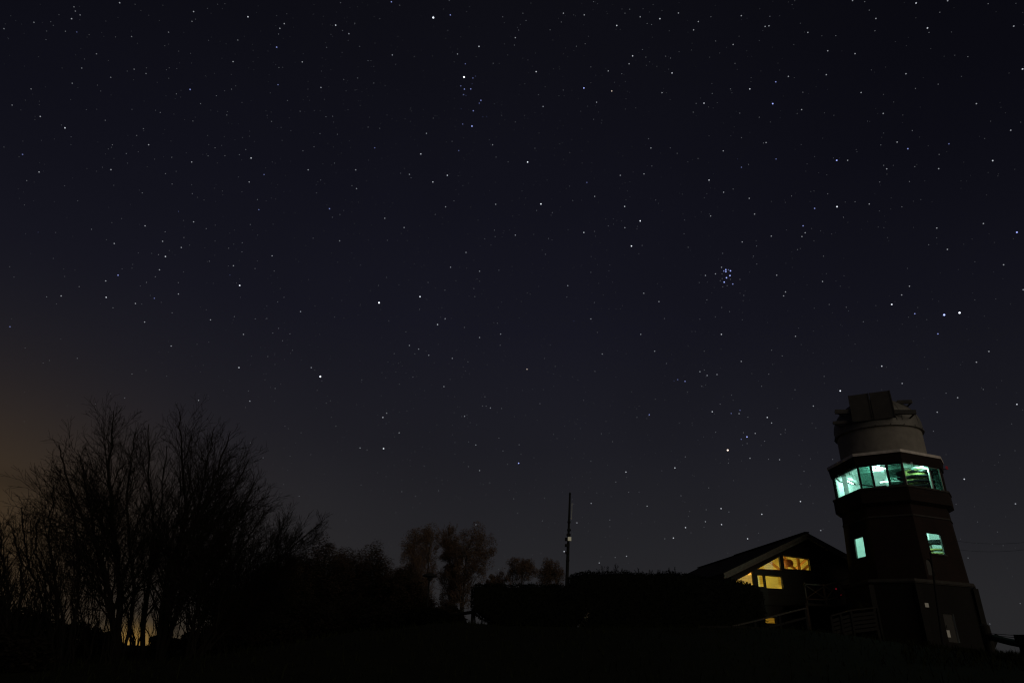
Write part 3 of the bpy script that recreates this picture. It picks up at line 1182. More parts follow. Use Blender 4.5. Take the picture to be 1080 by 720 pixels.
BG = 'bare trees on the left of the hillside'
bare = [
    (11, 'large bare tree with tallest twiggy crown, left of centre of the left thicket', 28, [
        ([(130, 690), (124, 600), (117, 530), (116, 480), (120, 433)], .17, 1.2),
        ([(128, 690), (111, 605), (88, 545), (71, 505), (62, 470)], .13, -.8),
        ([(133, 690), (141, 620), (134, 545), (137, 490), (143, 455)], .08, -2),
        ([(126, 690), (112, 630), (102, 575), (92, 520), (84, 480)], .10, 2)]),
    (12, 'bare tree with two steep stems and a slim pointed middle crown', 28.5, [
        ([(152, 690), (156, 610), (161, 560), (157, 505), (157, 447)], .13, .6),
        ([(153, 690), (156, 620), (166, 560), (172, 510), (176, 470)], .06, -1.5)]),
    (13, 'large bare tree with broad right hand crown fanning to the right', 27.5, [
        ([(168, 690), (178, 600), (196, 545), (192, 485), (189, 434)], .15, 1),
        ([(170, 690), (186, 595), (215, 533), (232, 485), (243, 455)], .14, -1),
        ([(171, 690), (190, 610), (228, 550), (250, 510), (263, 484)], .12, 1.5),
        ([(171, 690), (197, 612), (240, 560), (265, 535), (284, 522)], .09, .4),
        ([(169, 690), (184, 610), (208, 540), (219, 490), (226, 450)], .08, 2.2),
        ([(172, 690), (195, 625), (232, 570), (256, 535), (268, 508)], .09, -1.8)]),
    (14, 'lower bare tree leaning right with dense twigs beside the dark evergreens', 26, [
        ([(200, 692), (222, 630), (250, 585), (267, 560), (279, 540)], .11, .8),
        ([(202, 692), (232, 650), (268, 615), (302, 582), (337, 552)], .09, -.6),
        ([(198, 692), (212, 630), (228, 590), (240, 560), (250, 535)], .08, 1.4),
        ([(205, 692), (240, 655), (272, 625), (295, 595), (307, 570)], .08, 1.2),
        ([(203, 692), (236, 645), (262, 600), (286, 575), (300, 556)], .08, -1.0),
        ([(204, 692), (244, 660), (285, 630), (305, 605), (322, 585)], .07, .6),
        ([(197, 692), (205, 650), (214, 610), (222, 580), (228, 550)], .07, -1.3)]),
    (15, 'bare tree with upright twiggy stems left of the largest crown', 27, [
        ([(66, 692), (60, 630), (54, 585), (53, 545), (57, 512)], .10, .7),
        ([(64, 692), (46, 640), (32, 600), (25, 565), (22, 535)], .08, -.6),
        ([(70, 692), (80, 640), (84, 590), (78, 550), (74, 520)], .09, 1.4),
        ([(68, 692), (66, 640), (40, 590), (38, 560), (42, 545)], .07, -1.2)]),
    (16, 'bare thicket tree at the left edge, its stems cut off by the frame', 25, [
        ([(14, 694), (10, 640), (4, 600), (0, 570), (-2, 548)], .09, .6),
        ([(12, 694), (20, 640), (22, 600), (18, 575), (14, 560)], .08, 1),
        ([(10, 694), (-8, 640), (-20, 600), (-28, 560), (-30, 540)], .09, -.6)]),
]
for seed, lb, D, stems in bare:
    t = Tree(seed, rmin=.0045, rise=.055, spread=(20, 48), dens=1.35 if seed == 14 else {12: .60, 13: .84, 11: .95}.get(seed, .9))
    b = at(sum(s[0][0][0] for s in stems) / len(stems), 690, D)
    for pts, r0, dep in stems:
        gp = guide(pts, D, dep, t.R)
        gp[0].z = height(gp[0].x, gp[0].y) - .2
        t.stem(gp, r0 * .74, .013, sub_from=.17, sub_len=.36, step=.19)
    t.make('bare_tree', (b.x, b.y, height(b.x, b.y)), lb, 'tree', BG, M['bark'], M['bark'])


# thin bare saplings filling the foot of the thicket
SAP = [(2, 590, 24), (30, 600, 26), (48, 585, 27.5), (82, 600, 26), (98, 585, 29), (112, 610, 26.5), (142, 600, 30), (160, 615, 29.5), (196, 600, 29), (214, 615, 25.5), (236, 610, 27), (256, 600, 28), (-12, 585, 25), (182, 625, 31), (124, 628, 31), (62, 618, 24.5)]
SL_ = ['at the left edge of the photo', 'just right of the edge thicket tree', 'left of the upright twiggy tree', 'right of the upright twiggy tree', 'left of the tallest bare tree', 'at the foot of the tallest bare tree', 'just right of the yellow glow', 'between the middle and the broad crowned tree', 'right of the broad crowned tree trunks', 'before the right leaning tree', 'right of the right leaning tree trunks', 'against the first dark evergreen', 'cut off by the left frame edge', 'behind the broad crowned tree trunks', 'crossing the yellow glow', 'low in front of the upright twiggy tree']
for i, ((x, y, D), lb) in enumerate(zip(SAP, SL_)):
    t = Tree(300 + i, rmin=.005, rise=.16, spread=(14, 34), dens=.8, depth=2)
    b = at(x, 690, D)
    for k in range(5):
        xx = x + t.R.gauss(0, 5)
        tx = xx + t.R.gauss(0, 11)
        ty = y + t.R.uniform(-6, 40)
        gp = guide([(xx, 690), ((xx * .6 + tx * .4) + t.R.gauss(0, 2), 690 * .6 + ty * .4), (tx, ty)], D, t.R.uniform(-.8, .8), t.R)
        gp[0].z = height(gp[0].x, gp[0].y) - .1
        t.stem(gp, t.R.uniform(.022, .045), .008, sub_from=.12, sub_len=.4, step=.22)
    if not t.trunk.f:
        continue
    t.make('bare_sapling', (b.x, b.y, height(b.x, b.y)), 'thin bare many stemmed sapling ' + lb, 'sapling', 'bare saplings in the left thicket', M['bark'], M['bark'])


def leaf_mesh(clumps, n, size, seed, shell=.55, gap=.0, elong=1.0):
    """many small leaf faces through a set of ellipsoids; gap opens holes by a noise field"""
    R = random.Random(seed)
    mb = MB()
    vol = [c[1][0] * c[1][1] * c[1][2] for c in clumps]
    tot = sum(v ** .7 for v in vol)
    for (c, rr, *_), v in zip(clumps, vol):
        k = int(n * v ** .7 / tot)
        c = Vector(c)
        while k > 0:
            d = Vector((R.gauss(0, 1), R.gauss(0, 1), R.gauss(0, 1))).normalized()
            q = R.random() ** (1 / 3)
            q = shell + (1 - shell) * q if R.random() < .6 else q
            q *= 1 + .16 * noise.noise(d * 2.6 + c) + .10 * noise.noise(d * 6.1 + c) + abs(R.gauss(0, .035))
            p = c + Vector((d.x * rr[0], d.y * rr[1], d.z * rr[2])) * q
            k -= 1
            if gap and noise.noise(p * 1.1) < gap - .55:
                continue
            a = rand_perp(Vector((0, 0, 1)), R)
            b = Vector((R.gauss(0, 1), R.gauss(0, 1), R.gauss(0, 1))).normalized()
            s = size * R.uniform(.6, 1.3)
            a = (a - b * a.dot(b)).normalized() * s * elong
            u = b.cross(a).normalized() * s * .42
            mb.v += [p - a, p + u, p + a, p - u]
            m_ = len(mb.v) - 4
            mb.f.append((m_, m_ + 1, m_ + 2, m_ + 3))
    mb.mi = [0] * len(mb.f)
    mb.uv = [None] * len(mb.f)
    return mb


# dark round evergreens and thicket between the bare trees and the birches
EV = [  # photo x of the centre, top y, half width px, distance, label
    (262, 612, 26, 40, 'low black evergreen bush under the twigs of the right leaning bare tree'),
    (298, 583, 27, 56, 'dark rounded evergreen tree directly right of the bare trees'),
    (345, 571, 26, 60, 'dark pointed evergreen tree, the tallest of the dark row'),
    (394, 576, 24, 62, 'broad dark evergreen tree with a flat brownish top beside the birches'),
    (320, 579, 22, 63, 'dark evergreen tree filling the gap left of the tallest dark tree'),
    (371, 577, 22, 64, 'dark evergreen tree filling the gap right of the tallest dark tree'),
    (425, 596, 20, 58, 'dark evergreen half hidden behind the left birch trunk'),
    (322, 622, 34, 46, 'low wide dark evergreen in front of the tallest dark tree'),
    (376, 625, 34, 48, 'low wide dark evergreen in front of the flat topped one'),
    (280, 640, 28, 36, 'small black evergreen shrub nearest the bare trees'),
    (468, 638, 17, 58, 'low black evergreen shrub below the right birch crown'),
    (440, 618, 17, 60, 'narrow dark evergreen behind the lamp post'),
    (412, 640, 22, 44, 'small dark evergreen shrub left of the round bush'),
]
for i, (x, y, hw, D, lb) in enumerate(EV):
    top = at(x, y, D)
    base = Vector((top.x, top.y, height(top.x, top.y)))
    H = top.z - base.z
    w = hw / FPX * D * 1.25
    R = random.Random(40 + i)
    cl = [((base.x, base.y, base.z + H * .38), (w * 1.12, w * .9, H * .44)), ((base.x, base.y, base.z + H * .58), (w * .80, w * .7, H * .28))]
    for k in range(10):
        a, f = R.uniform(0, 2 * pi), R.uniform(.2, .75)
        rr = w * (1 - .45 * f * f) * R.uniform(.55, 1)
        rc = w * R.uniform(.25, .40)
        cl.append(((base.x + cos(a) * rr * .85, base.y + sin(a) * rr * .8, base.z + H * f - rc * .4), (rc, rc, rc * R.uniform(.9, 1.4))))
    hz = [((base.x, base.y, base.z + H * .62), (w * .98, w * .9, H * .34))]
    for k in range(14):
        a, f = R.uniform(0, 2 * pi), R.uniform(.45, .95)
        rr = w * sqrt(max(0, 1.02 - f)) * R.uniform(.5, 1.1)
        rc = w * R.uniform(.16, .30)
        hz.append(((base.x + cos(a) * rr, base.y + sin(a) * rr, base.z + H * f - rc * .5), (rc, rc, rc * R.uniform(1.2, 2.2))))
    tr = empty('evergreen_tree', base, lb, 'tree', 'dark evergreens below the birches')
    mb = MB()
    mb.tube([base - Vector((0, 0, .2)), base + Vector((.05, 0, H * .4)), base + Vector((0, .06, H * .9))], [.16, .11, .03], 7)
    for k in range(10):
        a, f = R.uniform(0, 2 * pi), R.uniform(.2, .8)
        p = base + Vector((0, 0, H * f))
        mb.tube([p, p + Vector((cos(a) * w * (1 - f) * .8, sin(a) * w * (1 - f) * .8, .25))], [.04, .01], 4)
    mb.build('trunk', M['bark'], tr)
    leaf_mesh(cl, 20000, .10 if D > 50 else .085, 60 + i, shell=.45, gap=.06).build('crown', M['evergreen'], tr)
    if D > 50:
        leaf_mesh(hz, 15000, .055, 200 + i, shell=.05, gap=.15, elong=1.9).build('brush', M['brush'], tr)

# birches behind, with a haze of fine brown twigs
BI = [  # stems (photo points), distance, half width px, crown (x, y, rx, ry) px, label
    (70, [[(436, 662), (437, 620), (436, 590), (439, 560)], [(446, 662), (449, 620), (452, 590), (456, 562)]],
     [(440, 574, 20, 20), (455, 566, 12, 14), (432, 590, 13, 16), (447, 597, 18, 16), (440, 622, 15, 20)], 'left birch with brown twig haze, its crown leaning left'),
    (72, [[(474, 662), (475, 610), (473, 580), (474, 553)]],
     [(474, 568, 9, 17), (468, 580, 9, 14), (479, 590, 11, 18), (474, 607, 13, 14), (473, 630, 12, 16)], 'slim upright middle birch with thin grey brown crown'),
    (70, [[(488, 662), (489, 620), (492, 590), (498, 562)], [(487, 662), (485, 625), (482, 600), (480, 575)]],
     [(501, 575, 20, 19), (509, 590, 15, 17), (492, 595, 20, 18), (482, 606, 15, 14), (490, 628, 14, 16)], 'right birch with the broad round red brown crown'),
    (82, [[(549, 660), (550, 620), (551, 588)], [(543, 660), (541, 620), (540, 600)]],
     [(549, 597, 13, 10), (555, 604, 12, 9), (541, 606, 9, 9)], 'small brown birch over the left hedge, left of the other small one'),
    (82, [[(580, 660), (580, 620), (579, 592)], [(583, 660), (588, 620), (592, 604)]],
     [(580, 600, 13, 11), (588, 608, 10, 9), (574, 609, 9, 8)], 'small red brown birch over the left hedge next to the mast'),
    (84, [[(527, 660), (527, 630), (525, 605)], [(519, 660), (516, 630), (514, 612)]],
     [(525, 614, 9, 9), (516, 620, 8, 9)], 'thin sparse sapling between the round birch and the small birches'),
]
for i, (D, stems, crown, lb) in enumerate(BI):
    t = Tree(80 + i, rmin=.010, rise=.06, spread=(20, 42), dens=.8, depth=3)
    base = at(stems[0][0][0], 660, D)
    base.z = height(base.x, base.y)
    R = t.R
    for st_ in stems:
        gp = guide(st_, D, R.uniform(-1, 1), R)
        gp[0].z = height(gp[0].x, gp[0].y) - .2
        t.stem(gp, .15 if D < 80 else .12, .025, sub_from=.28, sub_len=.26, step=.33)
    root = t.make('birch_tree', base, lb, 'tree', 'birches behind the left hedge', M['birchbark'], M['twigs'])
    cl = []
    for (x, y, rx, ry) in crown:
        c = at(x, y, D + R.uniform(-1.2, 1.2))
        rx, ry = rx * 1.10 / FPX * D, ry * 1.06 / FPX * D
        cl.append((tuple(c), (rx * .72, rx * .7, ry * .78)))
        for k in range(9):
            d = Vector((R.gauss(0, 1), R.gauss(0, 1), R.gauss(0, 1) + .2)).normalized()
            f = R.uniform(.45, .95)
            rr = rx * R.uniform(.18, .42)
            cl.append(((c.x + d.x * rx * f, c.y + d.y * rx * f, c.z + d.z * ry * f), (rr, rr, rr * R.uniform(.9, 1.7))))
    leaf_mesh(cl, 24000 if D < 80 else 11000, .05, 90 + i, shell=.1, gap=.28, elong=1.9).build('twig_haze', M['twigs'], root)

# low black undergrowth at the foot of the bare trees
UG = [(8, 634, 32, 30), (48, 640, 26, 29), (86, 652, 22, 31), (110, 664, 15, 33), (218, 660, 24, 33), (246, 648, 24, 34), (176, 672, 14, 36), (28, 660, 28, 24), (-14, 620, 22, 30)]
UL = ['low black shrub in the left corner below the edge tree', 'black shrub in the gap between the edge tree and its right neighbour', 'black shrub left of the tallest bare tree', 'small black shrub just left of the yellow glow',
      'low black shrub at the foot of the right leaning tree', 'black shrub where the bare trees meet the evergreens', 'small black shrub between the two big bare trunks', 'black shrub nearest the camera at lower left', 'tall black shrub cut off by the left edge']
for i, ((x, y, hw, D), lb) in enumerate(zip(UG, UL)):
    top = at(x, y, D)
    base = Vector((top.x, top.y, height(top.x, top.y)))
    H, w = max(.7, top.z - base.z), hw / FPX * D
    R = random.Random(140 + i)
    sh = empty('shrub', base, lb, 'shrub', 'black undergrowth below the bare trees')
    cl = [((base.x, base.y, base.z + H * .36), (w * .9, w * .8, H * .40))]
    for k in range(7):
        a = R.uniform(0, 2 * pi)
        cl.append(((base.x + cos(a) * w * .55, base.y + sin(a) * w * .55, base.z + H * R.uniform(.35, .78)), (w * .4, w * .4, H * .22)))
    mb = MB()
    for k in range(26):
        a = R.uniform(0, 2 * pi)
        p = base + Vector((cos(a) * w * .25, sin(a) * w * .25, -.1))
        q = base + Vector((cos(a) * w * R.uniform(.3, .95), sin(a) * w * R.uniform(.3, .9), H * R.uniform(.75, 1.25)))
        mb.tube([p, p.lerp(q, .5) + Vector((0, 0, .15)), q], [.018, .012, .004], 3, cap=False)
    mb.build('branch', M['bark'], sh)
    leaf_mesh(cl, 4200, .075, 160 + i, gap=.16).build('foliage', M['evergreen'], sh)


# clipped hedges
def hedge_mesh(corners, zb, zt, seed, n, size, sprigs=(), bumps=.12):
    """box hedge: plan corners (ccw), a dark core wrapped in small leaves"""
    R = random.Random(seed)
    mb = MB()
    A, B, C_, D_ = [Vector((c[0], c[1], 0)) for c in corners]
    zt_ = zt if callable(zt) else (lambda s: zt)
    zb_ = zb if callable(zb) else (lambda s: zb)
    NS, NT, NZ = 26, 5, 6

    def P(s, t, h, out=0):
        p = A.lerp(B, s).lerp(D_.lerp(C_, s), t)
        z = zb_(s) + (zt_(s) - zb_(s)) * h
        return Vector((p.x, p.y, z))
    faces = []
    grid = lambda f, a, b: faces.extend([[f(i / a, j / b), f((i + 1) / a, j / b), f((i + 1) / a, (j + 1) / b), f(i / a, (j + 1) / b)] for i in range(a) for j in range(b)])
    cen = P(.5, .5, .5)
    grid(lambda a, b: (a, 0, b), NS, NZ)
    grid(lambda a, b: (1 - a, 1, b), NS, NZ)
    grid(lambda a, b: (a, b, 1), NS, NT)
    grid(lambda a, b: (a, 1 - b, 0), NS, NT)
    grid(lambda a, b: (1, a, b), NT, NZ)
    grid(lambda a, b: (0, 1 - a, b), NT, NZ)

    def core(q):
        s, t, h = q
        # rounded arrises
        e = 1 - .10 * max(0, (abs(h - .5) * 2) ** 6) * max((abs(t - .5) * 2) ** 6, (abs(s - .5) * 2) ** 14)
        p = P(.5 + (s - .5) * .985, .5 + (t - .5) * .86 * e, .5 + (h - .5) * .93 * e)
        k = bumps * noise.noise(p * .9)
        return p + Vector((0, 0, k * .6)) + (p - cen).normalized() * k
    for f in faces:
        mb.face([core(q) for q in f])
    areas = [((core(f[1]) - core(f[0])).length * (core(f[3]) - core(f[0])).length) for f in faces]
    tot = sum(areas)
    for f, ar in zip(faces, areas):
        c = [core(q) for q in f]
        nrm = (c[1] - c[0]).cross(c[3] - c[0]).normalized()
        for _ in range(max(1, int(n * ar / tot))):
            a, b = R.random(), R.random()
            p = c[0].lerp(c[1], a).lerp(c[3].lerp(c[2], a), b) + nrm * (R.uniform(-.03, .08) + abs(R.gauss(0, .035)))
            d = (nrm + Vector((R.gauss(0, .6), R.gauss(0, .6), R.gauss(0, .6)))).normalized()
            u = rand_perp(d, R)
            s = size * R.uniform(.6, 1.3)
            mb.face([p - u * s * .4, p + d * s * .5 - u * s * .1, p + d * s, p + d * s * .45 + u * s * .4])
    for (s, hgt, k) in sprigs:
        for _ in range(k):
            p = P(min(1, max(0, s + R.gauss(0, .008))), R.uniform(.1, .6), 1)
            q = p + Vector((R.gauss(0, .10), R.gauss(0, .1), hgt * R.uniform(.6, 1.1)))
            mb.tube([p - Vector((0, 0, .1)), p.lerp(q, .5) + Vector((R.gauss(0, .02), 0, 0)), q], [.012, .009, .004], 3, cap=False)
            for j in range(9):
                w_ = p.lerp(q, j / 9)
                d = Vector((R.gauss(0, 1), R.gauss(0, 1), R.uniform(.2, 1))).normalized() * .07
                u = rand_perp(d.normalized(), R) * .02
                mb.face([w_, w_ + d * .5 + u, w_ + d, w_ + d * .5 - u])
    mb.uv = [None] * len(mb.f)
    return mb


a, b = at(499, 630, 38), at(618, 630, 39)
d_ = Vector((a.x, a.y, 0)).normalized()
z0 = at(540, 648, 38.5).z
zt1 = at(500, 615.5, 38).z
zt2 = at(600, 616.5, 39).z
h1 = empty('clipped_hedge', (a.lerp(b, .5).x, a.lerp(b, .5).y, height(*a.lerp(b, .5).xy)), 'flat topped clipped hedge on short bare stems, left of the mast', 'hedge', 'clipped hedges on the hill crest')
cn = [a.xy, b.xy, (b + d_ * 1.6).xy, (a + d_ * 1.6).xy]
hedge_mesh(cn, lambda s: height(*a.lerp(b, s).xy) - .1 + max(0, .75 * (1 - s / .22)) + .55 * sst(.86, .97, s) + .1 * noise.noise(Vector((s * 9, 2, 0))), lambda s: zt1 + (zt2 - zt1) * s + .05 * noise.noise(Vector((s * 14, 0, 0))) - .5 * max(0, s - .93) / .07 * .5, 5, 9000, .11, sprigs=((.5, .22, 2), (.52, .2, 2), (.2, .14, 3), (.75, .14, 3), (.9, .2, 2))).build('foliage', M['hedge'], h1)
mb = MB()
R = random.Random(3)
for k in range(17):
    p = a.lerp(b, .03 + .94 * k / 16) + d_ * R.uniform(.4, 1.2)
    z = height(p.x, p.y)
    mb.tube([(p.x, p.y, z - .1), (p.x + R.gauss(0, .06), p.y, z + .4), (p.x + R.gauss(0, .1), p.y, z0 + .6)], [.045, .04, .03], 5)
    for j in range(5):
        q = Vector((p.x, p.y, z + R.uniform(.25, .6)))
        e = q + Vector((R.gauss(0, .35), R.gauss(0, .3), R.uniform(.25, .6)))
        mb.tube([q, q.lerp(e, .5) + Vector((0, 0, .06)), e], [.014, .010, .006], 3)
mb.build('stem', M['bark'], h1)

a, b = at(600, 640, 43), at(807, 640, 47)
d_ = Vector((a.x, a.y, 0)).normalized()
zt = [(0, at(600, 605, 43).z), (.06, at(612, 602, 43.3).z), (.55, at(722, 603.5, 45.3).z), (.8, at(775, 608.5, 46.2).z), (.93, at(800, 613, 46.8).z), (1.0, at(813, 619, 47).z)]


def ztop(s):
    for (s0, v0), (s1, v1) in zip(zt[:-1], zt[1:]):
        if s <= s1:
            return v0 + (v1 - v0) * (s - s0) / (s1 - s0) + .05 * noise.noise(Vector((s * 30, 0, 0)))
    return zt[-1][1]


mid = a.lerp(b, .5)
h2 = empty('clipped_hedge', (mid.x, mid.y, height(mid.x, mid.y)), 'long tall black hedge with stray sprigs on top, between the mast and the cabin', 'hedge', 'clipped hedges on the hill crest')
hedge_mesh([a.xy, b.xy, (b + d_ * 2).xy, (a + d_ * 2).xy], lambda s: height(*a.lerp(b, s).xy) - .2 + .9 * max(0, 1 - s / .08), ztop, 9, 17000, .12,
           sprigs=((.15, .25, 3), (.18, .5, 3), (.20, .42, 4), (.235, .5, 4), (.245, .45, 3), (.27, .25, 4), (.36, .35, 4), (.42, .2, 4), (.47, .2, 3), (.52, .32, 3), (.545, .42, 3), (.3, .2, 4), (.1, .15, 3))).build('foliage', M['hedge'], h2)

# sparse young plant in the gap between the hedges, its lit look put into the leaf colour
p = at(611, 652, 40)
z = height(p.x, p.y)
sp = empty('sapling', (p.x, p.y, z), 'sparse pale twiggy plant in the gap between the two hedges', 'plant')
mb = MB()
R = random.Random(31)
cl = []
for k in range(14):
    q = Vector((p.x + R.uniform(-.8, .55), p.y + R.uniform(-.3, .3), z + R.uniform(.5, 1.25)))
    mb.tube([(p.x + R.gauss(0, .15), p.y, z - .1), ((p.x + q.x) / 2, p.y, z + .4), q], [.016, .012, .004], 4)
    cl.append((tuple(q), (.22, .22, .18)))
mb.build('stem', M['birchbark'], sp)
leaf_mesh(cl, 420, .05, 77, gap=.1).build('foliage', mat('lit_pale_leaf', (.20, .175, .135), .9), sp)

# round bush below the lamp post
top = at(453, 640, 40)
base = Vector((top.x, top.y, height(top.x, top.y)))
H, w = top.z - base.z, 22 / FPX * 40
bu = empty('round_bush', base, 'rounded clipped bush in front of the lamp post', 'bush')
leaf_mesh([((base.x, base.y, base.z + H * .45), (w, w, H * .52)), ((base.x, base.y, base.z + H * .3), (w * .95, w * .95, H * .35))], 9000, .075, 21, shell=.8).build('foliage', M['hedge'], bu)
mb = MB()
for k in range(9):
    a_ = k * .7
    mb.tube([base + Vector((cos(a_) * .15, sin(a_) * .15, -.1)), base + Vector((cos(a_) * w * .6, sin(a_) * w * .6, H * .6))], [.03, .012], 5)
mb.build('stem', M['bark'], bu)

# lamp post, unlit
lt, D = at(453.5, 604.5, 43), 43
lb_ = Vector((lt.x - .02, lt.y, height(lt.x, lt.y)))
LP = empty('lamp_post', lb_, 'unlit lamp post with flat dark cap standing before the birches', 'lamp post')
mb = MB()
mb.tube([lb_ - Vector((0, 0, .2)), lb_ + Vector((0, 0, .5)), (lt.x, lt.y, lt.z - .35)], [.075, .05, .04], 8)
mb.build('pole', M['steel'], LP)
mb = MB()
mb.lathe((lt.x, lt.y, lt.z - .4), [(.05, 0), (.14, .04), (.16, .10)], 16)
mb.lathe((lt.x, lt.y, lt.z - .4), [(.13, .10), (.13, .22), (.13, .22)], 16)
mb.build('lamp_head', M['steel'], LP)
mb = MB()
mb.lathe((lt.x, lt.y, lt.z - .4), [(.18, .20), (.45, .22), (.43, .29), (.22, .40), (.03, .43)], 20)
mb.build('lamp_cap', M['steel'], LP)

# horizontal timber rail joining the bush and the left hedge
p0, p1 = at(470, 648, 40), at(500, 645, 38.5)
FR = empty('timber_rail', (p0.x, p0.y, height(p0.x, p0.y)), 'short dark timber rail between the round bush and the left hedge', 'fence')
mb = MB()
mb.tube([p0, p0.lerp(p1, .5) - Vector((0, 0, .02)), p1], [.085, .09, .085], 8)
mb.build('rail', M['fence'], FR)
for f in (.05, .95):
    mb = MB()
    p = p0.lerp(p1, f)
    mb.tube([(p.x, p.y + .16, height(p.x, p.y) - .2), (p.x, p.y + .16, p.z + .14)], [.085, .08], 8)
    mb.build('fence_post', M['fence'], FR)

# radio mast
D = 50
mt_, mk = at(601.2, 519, D), at(598.2, 604, D)
dirm = (mt_ - mk)
mbse = mk - dirm * ((mk.z - height(mk.x, mk.y) + .3) / dirm.z)
MA = empty('radio_mast', (mbse.x, mbse.y, height(mbse.x, mbse.y)), 'tall thin mast with a pale box halfway up, rising behind the hedges', 'mast')
mb = MB()
f = lambda t: mk + dirm * t
mb.tube([mbse, f(0), f(.36)], [.14, .12, .11], 10)
mb.tube([f(.36), f(.62), f(.98)], [.085, .08, .07], 8)
mb.tube([f(.98), f(1.0)], [.10, .04], 8)
mb.build('pole', M['steel'], MA)
for t, w_, h_, off in ((.33, .30, .18, -.08), (.405, .36, .22, -.06), (.46, .28, .14, 0), (.52, .26, .12, .02), (.62, .22, .10, 0), (.24, .26, .14, -.05), (.15, .24, .10, .0)):
    mb = MB()
    p = f(t) + Vector((off, -.03, 0))
    mb.beam(p - Vector((w_ / 2, 0, 0)), p + Vector((w_ / 2, 0, 0)), .26, h_)
    mb.build('clamp', M['steel'], MA)
mb = MB()
p = f(.405) + Vector((.06, -.22, .0))
mb.hexa([p + Vector(q) for q in ((-.13, -.07, -.14), (.13, -.07, -.14), (.13, .07, -.14), (-.13, .07, -.14), (-.13, -.07, .14), (.13, -.07, .14), (.13, .07, .14), (-.13, .07, .14))])
bx = mb.build('pale_box', M['white'], MA, label='pale box on the mast')
mb = MB()
mb.hexa([p + Vector(q) for q in ((-.115, -.085, -.125), (.115, -.085, -.125), (.115, -.073, -.125), (-.115, -.073, -.125), (-.115, -.085, .125), (.115, -.085, .125), (.115, -.073, .125), (-.115, -.073, .125))])
mb.build('glow_plate', emit_mat('dim_box_glow', (1.0, .90, .62), .17), bx)  # glowing plate added so the front of the box shows bright
mb = MB()
p0, p1 = f(.65) + Vector((.17, -.05, 0)), f(.86) + Vector((.17, -.05, 0))
mb.tube([p0, p1], .022, 6)
mb.beam(p0 + Vector((0, 0, .1)), f(.665), .03, .03)
mb.build('whip_antenna', mat('pale_antenna_tube', (.62, .62, .58), .5), MA)

# stair handrail climbing to the cabin
hrp = [(735, 671.0, 37), (768, 661.0, 39.5), (796, 654.4, 41.5), (821.5, 648.0, 43.5), (849, 641.0, 45.5)]
pts = [at(*q) for q in hrp]
HRL = empty('stair_handrail', (pts[0].x, pts[0].y, height(pts[0].x, pts[0].y)), 'worn pale timber handrail climbing the bank below the cabin', 'handrail')
mb = MB()
for q0, q1 in zip(pts[:-1], pts[1:]):
    mb.beam(q0, q1 + (q1 - q0).normalized() * .03, .14, .07)
mb.build('top_rail', M['rail_pale'], HRL)
mb = MB()
for q0, q1 in zip(pts[:-1], pts[1:]):
    mb.beam(q0 - Vector((0, 0, .5)), q1 - Vector((0, 0, .5)), .05, .10)
mb.build('middle_rail', M['tarred'], HRL)
for q in pts:
    mb = MB()
    z = height(q.x, q.y)
    mb.beam((q.x, q.y, min(z, q.z - .9) - .2), (q.x, q.y, q.z - .03), .12, .12, up=Vector((1, 0, 0)))
    mb.build('railing_post', M['tarred'], HRL)
mb = MB()
for k in range(16):      # timber steps beside the rail
    p = pts[0].lerp(pts[-1], k / 15) + Vector((.9, .25, 0))
    z = height(p.x, p.y)
    mb.beam((p.x - .6, p.y + .15, z + .02), (p.x + .6, p.y - .15, z + .02), .26, .12)
tag(mb.build('timber_step', M['fence']), 'flight of dark timber steps beside the handrail', 'steps')

# second railing, nearer the tower
pts = [at(876, 649.0, 46), at(886, 646.2, 46.6), at(897, 643.2, 47.2), at(925, 640, 48.5)]
R2 = empty('terrace_railing', (pts[0].x, pts[0].y, height(pts[0].x, pts[0].y)), 'dark timber railing with boarded panels at the foot of the tower', 'railing')
mb = MB()
for q0, q1 in zip(pts[:-1], pts[1:]):
    mb.beam(q0, q1, .12, .07)
mb.build('top_rail', M['fence'], R2)
for q in pts:
    mb = MB()
    z = height(q.x, q.y)
    mb.beam((q.x, q.y, z - .2), (q.x, q.y, q.z - .03), .12, .12, up=Vector((1, 0, 0)))
    mb.build('railing_post', M['tarred'], R2)
for q0, q1 in zip(pts[:-1], pts[1:]):
    mb = MB()
    for k in range(5):
        e = Vector((0, 0, -.28 - k * .22))
        mb.beam(q0 + e + Vector((0, .06, 0)), q1 + e + Vector((0, .06, 0)), .03, .16)
    mb.build('board_panel', M['tarred'], R2)

# fence at the right edge
fa, fb = at(1041, 670.5, 40), at(1092, 681.5, 36.5)
FE = empty('paddock_fence', (fa.x, fa.y, height(fa.x, fa.y)), 'heavy timber post and rail fence at the right edge', 'fence')
mb = MB()
z = height(fa.x, fa.y)
tp = at(1040, 657.5, 40)
mb.lathe((fa.x, fa.y, z - .2), [(.20, 0), (.21, tp.z - z - .15), (.20, tp.z - z + .12), (.12, tp.z - z + .2), (.01, tp.z - z + .21)], 14)
mb.beam((fa.x - .02, fa.y, z + .1), (fa.x + .42, fa.y - .1, z + .85), .16, .16)
mb.build('fence_post', M['fence'], FE)
mb = MB()
q = at(1077, 672.5, 37.5)
mb.tube([(q.x, q.y, height(q.x, q.y) - .2), (q.x, q.y, q.z + .12)], [.17, .16], 10)
mb.beam(at(1073, 672.5, 37.6), at(1092, 673.5, 36.6), .26, .28)
mb.build('fence_post', M['fence'], FE)
mb = MB()
mb.tube([fa, fa.lerp(fb, .5) - Vector((0, 0, .03)), fb], [.14, .145, .14], 9)
mb.build('rail', M['fence'], FE)
